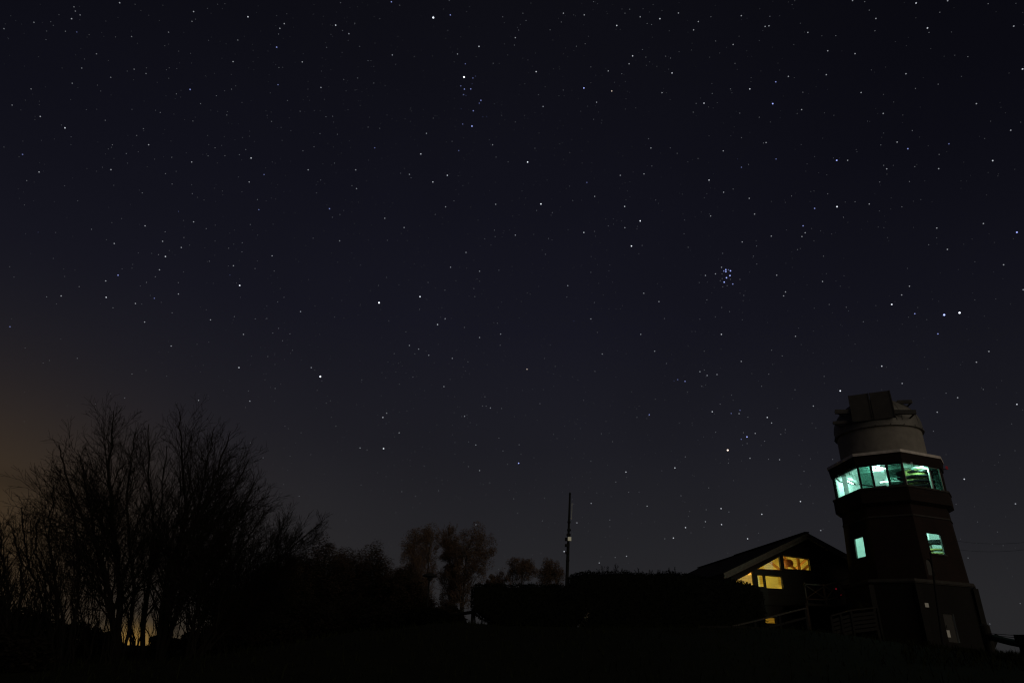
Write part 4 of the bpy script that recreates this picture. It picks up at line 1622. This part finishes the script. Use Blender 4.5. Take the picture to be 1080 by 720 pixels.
for (y0, y1) in ((667.5, 668.5), (669.0, 671.8)):
    mb = MB()
    w0, w1 = at(1042, y0, 40), at(1095, y1, 36.5)
    mb.tube([w0, w0.lerp(w1, .5) - Vector((0, 0, .05)), w1], .012, 4, cap=False)
    mb.build('fence_wire', M['steel'], FE)
# tall grass clump under the fence
mb = MB()
R = random.Random(5)
for k in range(520):
    p = fa.lerp(fb, R.random()) + Vector((R.gauss(0, .3), R.gauss(0, .5), 0))
    z = height(p.x, p.y)
    hgt = R.uniform(.08, .26)
    e = Vector((R.gauss(0, .08), R.gauss(0, .08), hgt))
    s = Vector((R.uniform(-1, 1), R.uniform(-1, 1), 0)) * .012
    b0 = Vector((p.x, p.y, z - .04))
    mb.face([b0 - s, b0 + s, b0 + e * .6 + s * .6, b0 + e])
tag(mb.build('tall_grass', M['grass']), kind='stuff', label='taller grass under the fence at the right edge')

# overhead cable from the tower to beyond the right edge
mb = MB()
for (v0, dz) in ((.3, 0), (.35, -.55)):
    c0 = tw(2.12, v0, 5.2 + dz / S)
    c1 = at(1120, 566 + (-dz) * 12, 42)
    mb.tube([c0.lerp(c1, t / 8) - Vector((0, 0, .25 * (1 - (t / 4 - 1) ** 2))) for t in range(9)], .006, 4, cap=False)
tag(mb.build('overhead_cable', M['steel']), 'pair of thin overhead cables running from the tower to the right', 'cable')

# ------------------------------------------------------------------ stars
STARS = """4570,188,6w 4895,815,6w 3998,3192,6w 9958,3320,6b 10120,3298,6w 3378,3970,6w 7675,4745,6o 4978,1332,5b 6158,930,5b 5565,1710,5w 8150,1095,5b 8825,1692,5b 2528,3010,5w 4430,3128,5w 5705,2152,5w 6752,2330,5w 6660,2595,5w 8828,2180,5w 10725,2450,5b 9405,3210,5w 4045,4728,5w 7878,4605,5b 5470,4882,5b 8862,4120,5w 7655,2844,5b 7656,2865,5b 7704,2856,5b 7699,2906,5b 7662,2929,5b 7638,2975,5b 2615,180,4w 2005,945,4b 685,1350,4w 2648,1668,4w 4750,160,4b 4128,22,4b 4992,1170,4b 5052,492,4w 3540,268,4w 2918,500,4b 4898,942,4b 4965,940,4b 5072,1060,4b 4438,1625,4w 6452,962,4o 6672,592,4w 6505,272,4w 5655,758,4w 7088,772,4w 7908,940,4w 7425,1090,4w 6960,200,4w 9662,35,4w 9782,298,4w 8182,865,4b 10785,730,4w 9575,1570,4b 10470,1695,4w 1745,2705,4w 1245,2902,4b 1120,3135,4w 4615,3422,4w 3475,2202,4b 4718,1850,4w 4565,1920,4w 6158,2452,4w 6588,2178,4w 7478,1900,4w 7608,3525,4w 8592,2198,4b 8470,2382,4b 9648,3308,4b 9892,3520,4b 2520,3875,4w 4038,4400,4w 8092,4400,4w 7512,4340,4w 7225,4020,4b 6848,4372,4b 7118,4932,4w 6602,4975,4w 7605,5360,4w 5558,3892,4o 9300,3860,4w 10725,4262,4w 10170,5050,4w 8442,5285,4w 5950,5812,4w 7230,5560,4w 7102,5670,4w 7610,5528,4w 8035,5420,4w 7885,5678,4w 7633,2858,4b 7729,2995,4b 2458,652,3w 238,1630,3b 755,200,3w 1262,32,3w 2042,125,3w 425,1230,3w 1568,1528,3w 2022,1710,3w 1170,1790,3w 4825,572,3w 4908,675,3b 3680,358,3w 4138,582,3w 3385,925,3w 3188,655,3w 2998,252,3w 2952,302,3w 2932,895,3b 4860,908,3b 4988,825,3b 4890,1000,3b 5055,1090,3b 4880,1310,3b 4838,1590,3b 5195,1528,3w 4498,1408,3w 3952,1560,3b 3250,1792,3w 3752,1792,3w 6635,675,3w 6292,1080,3w 6415,750,3w 5728,1125,3w 6982,980,3w 6865,1562,3w 7628,1592,3w 6752,180,3w 7155,140,3w 7365,230,3w 7315,318,3w 7818,168,3w 7732,472,3w 8070,282,3w 8080,1505,3w 7820,1765,3b 5942,142,3w 6162,160,3w 5435,400,3w 8992,8,3w 9995,10,3w 9238,198,3w 10692,278,3w 8520,345,3w 8730,538,3w 9018,568,3w 8315,808,3w 8715,790,3w 8455,1158,3w 9082,978,3w 9555,780,3w 10298,1095,3w 10660,1375,3w 9315,1198,3w 9462,1500,3w 10008,1518,3b 9900,1780,3w 9352,1782,3w 8940,1692,3w 8185,1678,3b 8110,275,3w 412,1815,3w 2628,1920,3w 2042,2340,3w 1530,2382,3w 1912,2610,3w 1715,2545,3w 1682,2845,3w 1115,2962,3w 1205,2568,3w 645,3120,3w 105,3445,3b 1428,3200,3w 1628,3145,3b 1525,3395,3w 1882,3100,3w 2220,3372,3w 2568,3525,3w 2462,2802,3w 4695,3360,3w 5058,2860,3w 4752,2818,3w 4915,2662,3w 2785,1842,3b 2730,2212,3b 3760,1990,3w 3582,2540,3w 4058,2302,3w 4262,2400,3w 4318,1840,3w 4700,2182,3w 5228,2155,3w 2870,2698,3w 3170,3285,3w 5280,3522,3w 5058,3558,3w 6590,2402,3w 6272,2072,3w 6190,1925,3b 6542,1850,3w 6792,1835,3w 7632,2028,3w 7902,2092,3w 7495,2278,3w 7958,2258,3w 7828,2552,3w 7440,2905,3w 6950,3180,3w 6790,3092,3w 6758,3525,3w 6232,3362,3w 5988,3012,3w 5435,2480,3w 8492,2455,3w 8458,2495,3w 9168,2152,3w 9880,2405,3w 9992,2630,3w 10372,2358,3w 10585,2792,3w 9592,3018,3w 9510,3110,3w 10792,3055,3w 8285,3078,3w 8265,3120,3w 8192,2902,3w 8675,2968,3w 8135,2490,3w 8390,3545,3w 1805,3648,3w 2635,4228,3w 2095,4220,3w 3282,3875,3w 4078,4355,3w 4210,4562,3w 3798,4722,3w 4318,3642,3w 4415,3680,3w 4522,3745,3w 4770,3778,3w 4682,4075,3w 5172,4300,3w 4900,4388,3w 5018,4690,3w 5058,4960,3w 5020,5530,3w 7818,4630,3b 7965,4568,3w 7910,4830,3w 7805,4325,3b 7795,4360,3w 7712,4358,3b 7148,4002,3b 7382,3918,3w 7458,3958,3w 7562,3948,3w 7818,3810,3w 6905,3702,3w 6352,3732,3w 6235,5305,3w 6825,5335,3w 9515,4042,3w 10100,4192,3w 9885,4345,3w 10430,3705,3w 10298,3818,3w 10710,5310,3w 8222,4845,3w 8138,4458,3w 8578,4280,3w 6085,5510,3w 7440,5498,3w 6608,5862,3w 6320,5932,3w 7610,2819,3w 7683,2845,3b 7546,2888,3w 8656,5590,3w 780,75,2w 795,120,2w 845,160,2w 810,340,2b 358,238,2w 42,305,2w 2025,228,2w 1778,342,2w 1388,388,2w 2508,425,2w 1018,570,2w 862,720,2w 1415,732,2w 1540,778,2w 1168,818,2w 762,880,2w 328,940,2w 128,1110,2w 1110,1270,2w 1690,1188,2w 1512,1358,2w 1442,1430,2w 1185,1528,2w 1332,1620,2w 1812,1660,2w 2195,1645,2w 2268,1560,2w 2372,1642,2w 2525,1632,2w 2592,1578,2w 2392,1215,2w 2282,1012,2w 2442,942,2w 2115,1095,2w 1860,992,2w 2035,1278,2w 690,332,2w 4215,58,2w 3612,325,2w 3742,248,2w 4005,200,2w 4172,682,2w 3882,642,2w 4370,598,2w 3792,492,2w 3772,825,2w 3625,840,2w 3942,878,2w 3445,502,2w 2938,362,2w 3032,1062,2w 3165,1175,2w 2942,715,2w 3592,32,2w 4722,325,2w 4738,8,2w 5302,180,2w 5202,670,2w 4980,885,2b 5015,805,2b 4915,1008,2b 5215,1095,2w 5290,1218,2w 5132,1230,2b 5092,1232,2b 4865,1150,2b 4768,1492,2w 5162,1475,2w 5232,1658,2w 5360,1708,2w 4005,1355,2w 3882,1342,2w 4570,1248,2w 3438,1232,2w 3508,1228,2w 3558,1418,2w 3375,1410,2w 3312,1550,2w 3195,1592,2w 2865,1282,2w 3528,1722,2w 6232,708,2w 6558,780,2w 5680,1000,2w 7072,615,2w 7018,595,2w 7342,1092,2w 7312,1185,2w 6840,1465,2w 7070,1560,2w 7142,1618,2w 7362,1672,2w 6875,1752,2w 6825,250,2w 6872,262,2w 7498,180,2w 7548,435,2w 7752,670,2w 7512,988,2w 7705,940,2w 7802,1195,2w 8008,1238,2w 8052,1510,2w 7820,1452,2w 7895,1735,2w 5920,235,2w 5802,318,2w 5548,218,2w 5470,320,2w 5425,478,2w 5515,142,2w 6080,490,2w 6172,465,2w 6260,20,2w 6592,142,2w 6642,100,2w 6775,525,2w 6812,605,2w 5940,952,2w 6262,1260,2w 5902,1518,2w 5642,1565,2w 6008,1610,2w 5532,1220,2w 5435,1288,2w 9120,20,2w 10422,42,2w 9168,110,2w 9228,328,2w 9912,132,2w 9798,345,2w 8815,378,2w 8468,975,2w 9655,935,2w 9895,890,2w 10208,600,2w 9622,1378,2w 9290,1530,2w 9905,1630,2w 9648,1758,2w 9320,1745,2w 8120,175,2w 282,1905,2w 1745,1832,2w 1815,1942,2w 2028,2042,2w 1500,2035,2w 1882,2230,2b 2175,2412,2w 1742,2445,2w 1940,2505,2w 1672,2685,2w 1638,2918,2w 1545,2978,2w 1192,3245,2w 965,2418,2w 835,3022,2w 492,3130,2w 1815,3298,2w 1880,2980,2w 2472,3338,2w 2425,2900,2b 2552,2655,2w 2555,2560,2w 2412,2618,2w 2208,2755,2w 2640,2368,2w 2690,2832,2w 2692,3362,2w 2715,2105,2w 3712,1958,2w 3338,2035,2w 3382,1900,2w 3505,2292,2w 3585,2262,2w 3302,2512,2w 4085,2535,2w 4335,1875,2w 4225,1828,2w 4590,2262,2w 4788,2120,2w 5215,2428,2w 5222,2495,2w 5112,2518,2w 4515,2978,2w 4692,3060,2w 3992,3010,2w 4075,2925,2w 3802,2795,2w 2892,2858,2w 2995,3135,2w 2928,3182,2w 2815,3358,2w 2878,3512,2w 2938,3462,2w 3058,3520,2w 2980,3592,2w 3528,3342,2w 4100,3382,2w 4280,3498,2w 4425,3262,2w 4998,3042,2w 5008,3128,2w 5058,2965,2w 5262,2850,2w 5290,3185,2w 5245,3408,2w 4898,3452,2w 5660,2220,2w 5825,2242,2w 6772,2588,2w 6270,2440,2w 6415,2382,2w 6008,1962,2w 6040,2115,2w 6915,2110,2w 7220,2320,2w 7215,2465,2w 7258,2608,2w 7732,1995,2w 7980,2595,2w 7622,2672,2w 7945,2702,2w 7982,2785,2w 7375,2980,2w 7845,3115,2w 7455,3162,2w 7612,3242,2w 7695,3285,2w 7545,3340,2w 7830,3372,2w 7380,3365,2w 7008,3358,2w 6300,3505,2w 6052,3385,2b 6268,3190,2w 5978,3132,2w 6232,2872,2w 5752,2682,2w 5785,2515,2w 5562,3088,2w 8730,2045,2w 9018,2128,2w 8895,2292,2w 9278,1920,2w 9592,1915,2w 9512,2182,2w 9795,2580,2w 9105,3392,2w 8925,3240,2w 8745,3210,2w 8685,2702,2w 8412,2632,2w 8348,2068,2w 815,3778,2w 1392,3942,2w 1315,4195,2w 2620,4122,2w 2642,4668,2w 3872,4742,2w 3442,4248,2w 3485,4225,2w 3495,4398,2w 3542,4492,2w 2825,3758,2w 3085,3692,2w 2902,4095,2w 2775,4825,2w 3815,4005,2w 4212,4050,2w 4355,3975,2w 4158,3728,2w 4375,3730,2w 4935,3815,2w 5275,3640,2w 5115,4182,2w 5088,4280,2w 5128,4280,2w 5290,4305,2w 4942,4658,2w 4940,4918,2w 5165,5090,2w 5262,4618,2w 5305,4752,2w 5352,4892,2w 4625,5172,2w 4475,4912,2w 4238,5182,2w 4382,5230,2w 3155,5230,2w 7682,4880,2w 7840,4560,2w 7880,4675,2w 8065,4650,2w 7888,4398,2w 7595,4260,2w 7715,4165,2w 7110,4015,2b 7250,4132,2w 7428,3900,2w 7402,4072,2w 8032,4072,2w 7428,3702,2w 7028,3832,2w 6275,3915,2w 6155,4220,2w 6662,4130,2w 6912,4208,2w 6718,4400,2w 7165,4460,2w 7548,4555,2w 7228,4815,2w 6495,5080,2w 6460,4655,2w 6342,4572,2w 6232,4862,2w 6630,5188,2w 7182,5225,2w 7475,5142,2w 7448,5372,2w 5742,3778,2w 5805,3638,2w 5855,3862,2w 5695,4255,2w 5475,4688,2w 5838,4578,2w 5742,5250,2w 5418,5258,2w 9978,4145,2w 9845,4545,2w 10370,4105,2w 8480,4968,2w 8105,4840,2w 8235,4578,2w 8282,4528,2w 8385,4108,2w 8692,3968,2w 8250,3752,2w 8138,3692,2w 8108,3945,2w 8782,4842,2w 5458,5408,2w 5720,5490,2w 6432,5480,2w 7012,5678,2w 7688,5395,2w 6488,5875,2w 7596,2960,2w 7804,2946,2w 7669,3012,2w 7623,3024,2w 7704,2946,2w 7617,2938,2w 7615,2890,2w 10210,5880,2w 10760,6360,2w 10440,6575,2w 2062,205,1w 1218,392,1w 892,625,1w 1545,718,1w 1342,752,1w 1028,900,1w 1062,962,1w 648,1320,1w 750,1445,1w 910,1158,1w 1392,1155,1w 1640,1165,1w 1175,1555,1w 1142,1572,1w 1458,1602,1w 1630,1680,1w 2558,1452,1w 2632,1438,1w 2398,1178,1w 2190,1430,1w 2202,1525,1w 2338,1535,1w 2010,565,1w 2200,428,1w 1738,485,1w 1785,718,1w 1755,738,1w 1865,725,1w 1780,828,1w 1885,542,1w 1080,1765,1w 1345,1722,1w 485,420,1w 492,330,1w 562,270,1w 535,232,1w 622,158,1w 42,1552,1w 2552,1082,1w 2485,908,1w 2370,960,1w 940,368,1w 2372,42,1w 2295,48,1w 2188,92,1w 1425,48,1w 3672,428,1w 3912,642,1w 3942,702,1w 4195,388,1w 3248,942,1w 2982,712,1w 3025,148,1w 2918,168,1w 4700,408,1w 4858,390,1w 4922,125,1w 4952,72,1w 5320,242,1w 5320,465,1w 5355,582,1w 5265,670,1w 5022,600,1w 4790,655,1w 4708,1498,1w 4890,1455,1w 4082,1215,1w 3898,1238,1w 4332,1142,1w 4340,1172,1w 4272,1255,1w 4328,1282,1w 4465,1158,1w 3518,1290,1w 2975,1482,1w 3068,1380,1w 2818,1218,1w 2872,1710,1w 3888,1690,1w 4265,1778,1w 3685,1485,1w 3315,1168,1w 3650,960,1w 3745,952,1w 4062,905,1w 4465,748,1w 4562,595,1w 3490,365,1w 3608,555,1w 3390,752,1w 3422,1050,1w 3670,1158,1w 3800,1115,1w 2965,1345,1w 2850,982,1w 6232,875,1w 6482,870,1w 6595,862,1w 7052,732,1w 7255,1708,1w 7292,530,1w 7162,548,1w 7485,605,1w 7922,820,1w 7508,882,1w 7565,1085,1w 7472,1130,1w 7720,982,1w 7478,1435,1w 7778,1678,1b 6050,160,1w 5458,292,1w 5488,260,1w 5942,568,1w 6302,42,1w 6560,98,1w 6782,95,1w 6852,655,1w 6818,692,1w 6928,702,1w 5895,1012,1w 5750,918,1w 5535,885,1w 5568,635,1w 6125,1175,1w 6198,1122,1w 6348,1270,1w 6342,1300,1w 6705,1140,1w 6595,1152,1w 5942,1328,1w 5932,1508,1w 5685,1405,1w 6030,1475,1w 5942,1682,1w 6140,1720,1w 6240,1718,1w 6888,52,1w 5600,35,1w 7058,328,1w 6982,115,1w 5838,728,1w 6205,385,1w 7795,385,1w 8008,430,1w 7590,562,1w 10715,38,1w 10035,340,1w 8668,380,1w 8372,472,1w 9318,998,1w 10070,585,1w 10140,808,1w 9425,1078,1w 9522,1215,1w 9320,1405,1w 9422,1745,1w 8790,1668,1w 9030,1578,1w 9038,1602,1w 8512,1730,1w 8592,1652,1w 8795,1218,1w 8695,1192,1w 8410,1198,1w 8378,822,1w 8222,168,1w 8382,10,1w 8355,52,1w 8442,248,1w 10448,1280,1w 10385,1462,1w 8450,1525,1w 9190,740,1w 9150,1280,1w 10765,1290,1w 8125,1288,1w 682,1960,1w 1858,1808,1w 2022,1948,1w 1200,1955,1w 2515,1868,1w 2345,2015,1w 2552,2025,1w 2152,2110,1w 2082,2082,1w 820,2118,1w 1935,2325,1w 2270,2375,1w 1785,2642,1w 1600,2672,1w 1458,2668,1w 1480,3015,1w 1122,2528,1w 1282,2305,1w 588,2452,1w 402,2450,1b 562,2725,1w 102,2812,1w 148,2922,1w 682,2915,1w 595,3205,1w 1495,3205,1w 1700,3188,1w 1585,3115,1w 1935,2868,1w 2495,2985,1w 2535,3135,1w 2408,2805,1w 2465,2575,1w 258,2162,1w 2175,3265,1w 2268,2542,1w 2000,2585,1w 1180,2348,1w 1400,2788,1w 1392,2828,1w 1288,2835,1w 4648,3345,1w 3625,2220,1w 3105,2508,1w 3885,2532,1w 4232,2462,1w 4425,2382,1w 4832,1855,1w 4965,2185,1w 5178,2585,1w 5042,2322,1w 4208,3002,1w 3905,3065,1w 3562,2765,1w 2715,2752,1w 2815,3225,1w 3372,3525,1w 3605,3168,1w 3322,3225,1w 3800,3210,1w 4660,3245,1w 4808,2960,1w 5255,3242,1w 5208,3402,1w 4922,2828,1w 2880,2365,1w 2718,2480,1w 3645,2108,1w 3780,2132,1w 3738,2358,1w 3710,2665,1w 3865,1908,1w 4882,1958,1w 4592,3038,1w 4370,2782,1w 3685,2960,1w 3255,2948,1w 2955,3042,1w 4295,2538,1w 4520,2508,1w 4142,2142,1w 3495,2668,1w 5812,2270,1w 6718,2415,1w 6725,2388,1w 6738,2675,1w 6280,2492,1w 6602,2108,1w 6555,2330,1w 6468,2308,1w 6470,2365,1w 6388,2310,1w 6618,2015,1w 6945,2145,1w 6985,2222,1w 7198,2048,1w 7455,2042,1w 7428,2085,1w 7482,2258,1w 7975,2538,1w 7905,2870,1w 7460,2975,1w 7838,3170,1w 7805,3092,1w 6302,2790,1w 6432,2795,1w 6422,2855,1w 6235,2705,1w 5822,2530,1w 5718,2638,1w 5408,2278,1w 5630,2472,1w 5992,2422,1w 5592,3102,1w 5498,3180,1w 5448,3150,1w 5682,3020,1w 6935,2992,1w 6565,3222,1w 7298,3495,1w 7332,3495,1w 6975,3025,1w 6315,2988,1w 6460,2975,1w 6362,3112,1w 5475,3352,1w 5505,2015,1w 5770,1900,1w 8560,2410,1w 8915,2132,1w 9355,1838,1w 10282,2760,1w 9680,3242,1w 9582,3345,1w 9775,3370,1w 10502,3152,1w 9570,2830,1w 9238,3222,1w 8950,3278,1w 8588,3250,1w 8715,2885,1w 8862,3018,1w 8902,2908,1w 8440,2620,1w 8585,2540,1w 8655,2435,1w 8295,2425,1w 8135,2125,1w 8282,2135,1w 8552,2020,1w 8585,2015,1w 8422,3458,1w 8578,3490,1w 9262,2395,1w 9322,2400,1w 9362,2505,1w 8772,2468,1w 9275,2225,1w 9712,2105,1w 8720,1845,1w 10658,3205,1w 10282,3162,1w 9878,2508,1w 522,3800,1w 455,3828,1w 1168,4150,1w 1758,3965,1w 1540,3905,1w 2078,3630,1w 2202,3608,1w 2650,3755,1w 2588,4295,1w 265,3670,1w 1005,4258,1w 3320,3902,1w 3395,4015,1w 3982,4375,1w 4162,4605,1w 4072,4465,1w 3452,4175,1w 3338,4302,1w 3345,4115,1w 3065,3725,1w 2900,3842,1w 2960,4048,1w 2795,4002,1w 2895,4228,1w 4068,3982,1w 4028,3928,1w 4175,3920,1w 4495,3702,1w 4622,3630,1w 4818,3690,1w 4092,3815,1w 4202,3830,1w 4580,3825,1w 4885,3868,1w 4908,3910,1w 5138,3845,1w 4748,4000,1w 4870,4390,1w 4925,4375,1w 4958,4455,1w 5028,4478,1w 4825,4288,1w 4795,4182,1w 4790,4350,1w 4772,4482,1w 4772,4582,1w 4892,4870,1w 5098,5105,1w 4798,4785,1w 4798,4665,1w 4458,4710,1w 4072,5022,1w 3980,4982,1w 3808,5112,1w 4662,5062,1w 4720,5062,1w 4602,5038,1w 4292,4332,1w 4360,4302,1w 4212,4345,1w 3762,4265,1w 4020,4172,1w 2990,5105,1w 3040,4518,1w 3175,4562,1w 3005,4492,1w 3278,4792,1w 3060,4808,1w 4608,4478,1w 4530,4555,1w 4478,4118,1w 5372,5165,1w 7685,4842,1w 7832,4692,1w 8028,4695,1w 7732,4220,1w 7442,4058,1w 7930,3938,1w 7258,3645,1w 6510,3698,1w 6605,3730,1w 6495,3975,1w 6095,4008,1w 6040,3972,1w 7012,4215,1w 6822,4412,1w 6712,4308,1w 6740,4282,1w 7300,4458,1w 7302,4482,1w 6980,4962,1w 7420,4605,1w 6610,5032,1w 6425,4565,1w 6408,4902,1w 6295,5195,1w 6740,5188,1w 7735,5065,1w 5838,3942,1w 5840,4072,1w 5510,4115,1w 5665,4428,1w 5495,4788,1w 5632,4825,1w 5875,4622,1w 6062,4625,1w 6120,4518,1w 5955,4492,1w 5542,4378,1w 5425,4392,1w 5615,4102,1w 5732,4108,1w 6090,4420,1w 6392,4442,1w 10670,4468,1w 8575,5305,1w 8448,5100,1w 8545,5118,1w 8280,4560,1w 8565,4462,1w 8605,4510,1w 8198,4302,1w 8150,3842,1w 8982,3805,1w 9018,3628,1w 8450,3632,1w 9785,3888,1w 10545,4795,1w 8428,4800,1w 8548,4835,1w 10705,4750,1w 6432,5550,1w 7425,5555,1w 8000,5618,1w 7272,5390,1w 7262,5442,1w 7288,5615,1w 10084,5315,1w 10310,5500,1w 10520,5606,1w 10580,5750,1w 8120,5740,1w 4175,5402,1w"""
SD = 4200.0
STRENGTH = {6: 2.3, 5: 1.2, 4: .60, 3: .30, 2: .15, 1: .070}
RADIUS = {6: .76, 5: .62, 4: .54, 3: .50, 2: .45, 1: .42}
SCOL = {'w': (.86, .90, 1.0), 'b': (.36, .43, 1.0), 'o': (1.0, .80, .66)}
CNAME = {'w': 'white', 'b': 'blue', 'o': 'orange tinted'}
BNAME = {6: 'very bright', 5: 'bright', 4: 'fairly bright', 3: 'medium', 2: 'small faint'}
_sm = {}


def glow_mat(name, color, strength):
    mt = bpy.data.materials.new(name)
    mt.use_nodes = True
    t = mt.node_tree
    t.nodes.clear()
    o = nd(t, 'ShaderNodeOutputMaterial')
    ad = nd(t, 'ShaderNodeAddShader')
    e = nd(t, 'ShaderNodeEmission')
    e.inputs[0].default_value = (*color, 1)
    e.inputs[1].default_value = strength / 2      # front and back of the ball both add
    tr = nd(t, 'ShaderNodeBsdfTransparent')
    t.links.new(e.outputs[0], ad.inputs[0])
    t.links.new(tr.outputs[0], ad.inputs[1])
    t.links.new(ad.outputs[0], o.inputs[0])
    mt.cycles.emission_sampling = 'NONE'
    return mt



def star_mat(mag, c):
    k = (mag, c)
    if k not in _sm:
        _sm[k] = glow_mat('starlight_%s' % CNAME[c].replace(' ', '_'), SCOL[c], STRENGTH[mag])
    return _sm[k]


_bm = bmesh.new()
bmesh.ops.create_icosphere(_bm, subdivisions=2, radius=1.0)
_sv, _sf = [v.co.copy() for v in _bm.verts], [[v.index for v in f.verts] for f in _bm.faces]
_bm.free()
_star_me = {}


def where(x, y):
    if 750 < x < 782 and 278 < y < 303:
        return 'in the tight blue cluster'
    if 752 < x < 812 and 428 < y < 492:
        return 'in the V-shaped cluster'
    if 480 < x < 512 and 78 < y < 140:
        return 'in the loose cluster near the top'
    if x > 830 and y > 370:
        return 'beside the tower'
    if 700 < x < 880 and y > 520:
        return 'over the cabin roof'
    if 560 < x < 650 and y > 505:
        return 'close to the mast'
    if x < 300 and y > 300:
        return 'over the bare trees'
    return ('high' if y < 190 else 'midway up' if y < 390 else 'low') + (' on the left' if x < 360 else ' in the middle' if x < 720 else ' on the right')


toks = STARS.split()
recs = []
for tk in toks:
    xs, ys, mc = tk.split(',')
    recs.append((int(xs) / 10, int(ys) / 10, int(mc[0]), mc[1]))
recs.sort(key=lambda q: -q[2])
seen = set()
faint = MB()
fm_list = []


def fm_index(mag, c):
    k = star_mat(mag, c)
    if k not in fm_list:
        fm_list.append(k)
    return fm_list.index(k)


OCT = [Vector(q) for q in ((1, 0, 0), (-1, 0, 0), (0, 1, 0), (0, -1, 0), (0, 0, 1), (0, 0, -1))]
OCF = ((0, 2, 4), (2, 1, 4), (1, 3, 4), (3, 0, 4), (2, 0, 5), (1, 2, 5), (3, 1, 5), (0, 3, 5))


def add_faint(x, y, rpx, mi):
    p = ray(x, y).normalized() * SD
    r = rpx / FPX * SD
    n = len(faint.v)
    faint.v += [p + q * r for q in OCT]
    for f in OCF:
        faint.f.append(tuple(n + k for k in f))
        faint.mi.append(mi)


for i, (x, y, mag, c) in enumerate(recs):
    d = ray(x, y)
    if i < 300:
        k = (mag, c)
        if k not in _star_me:
            me = bpy.data.meshes.new('star')
            me.from_pydata([tuple(v) for v in _sv], [], _sf)
            me.materials.append(star_mat(mag, c))
            _star_me[k] = me
        o = bpy.data.objects.new('star', _star_me[k])
        o.location = d.normalized() * SD
        # apparent size in pixels at this distance from the axis
        o.scale = (RADIUS[mag] / FPX * SD,) * 3
        col.objects.link(o)
        a, b = '%d' % round(x / 10.8), '%d' % round(y / 7.2)
        if (a, b) in seen:
            a, b = '%.1f' % (x / 10.8), '%.1f' % (y / 7.2)
        seen.add((a, b))
        tag(o, '%s %s star %s, %s%% across, %s%% down' % (BNAME[mag], CNAME[c], where(x, y), a, b), 'star', 'brighter stars of the night sky')
    else:
        add_faint(x, y, RADIUS[mag], fm_index(mag, c))
R = random.Random(99)
dim = glow_mat('starlight_very_faint', (.9, .93, 1.0), .034)
dimmer = glow_mat('starlight_barely_visible', (.85, .9, 1.0), .018)
fm_list += [dim, dimmer]
for k in range(2600):
    x, y = R.uniform(-20, 1100), R.uniform(-15, 640)
    keep = .35 + .65 * exp(-((x - 470 - .25 * (y - 200)) / 260) ** 2)
    if x < 200:
        keep *= max(.1, 1 - max(0, y - 150) / 280)
    keep *= 1 - .5 * max(0, (y - 400) / 240)
    if R.random() > keep:
        continue
    add_faint(x, y, R.uniform(.38, .46), len(fm_list) - (1 if R.random() < .55 else 2))
faint.uv = [None] * len(faint.f)
tag(faint.build('faint_stars', fm_list), kind='stuff', label='countless very faint small stars across the night sky')
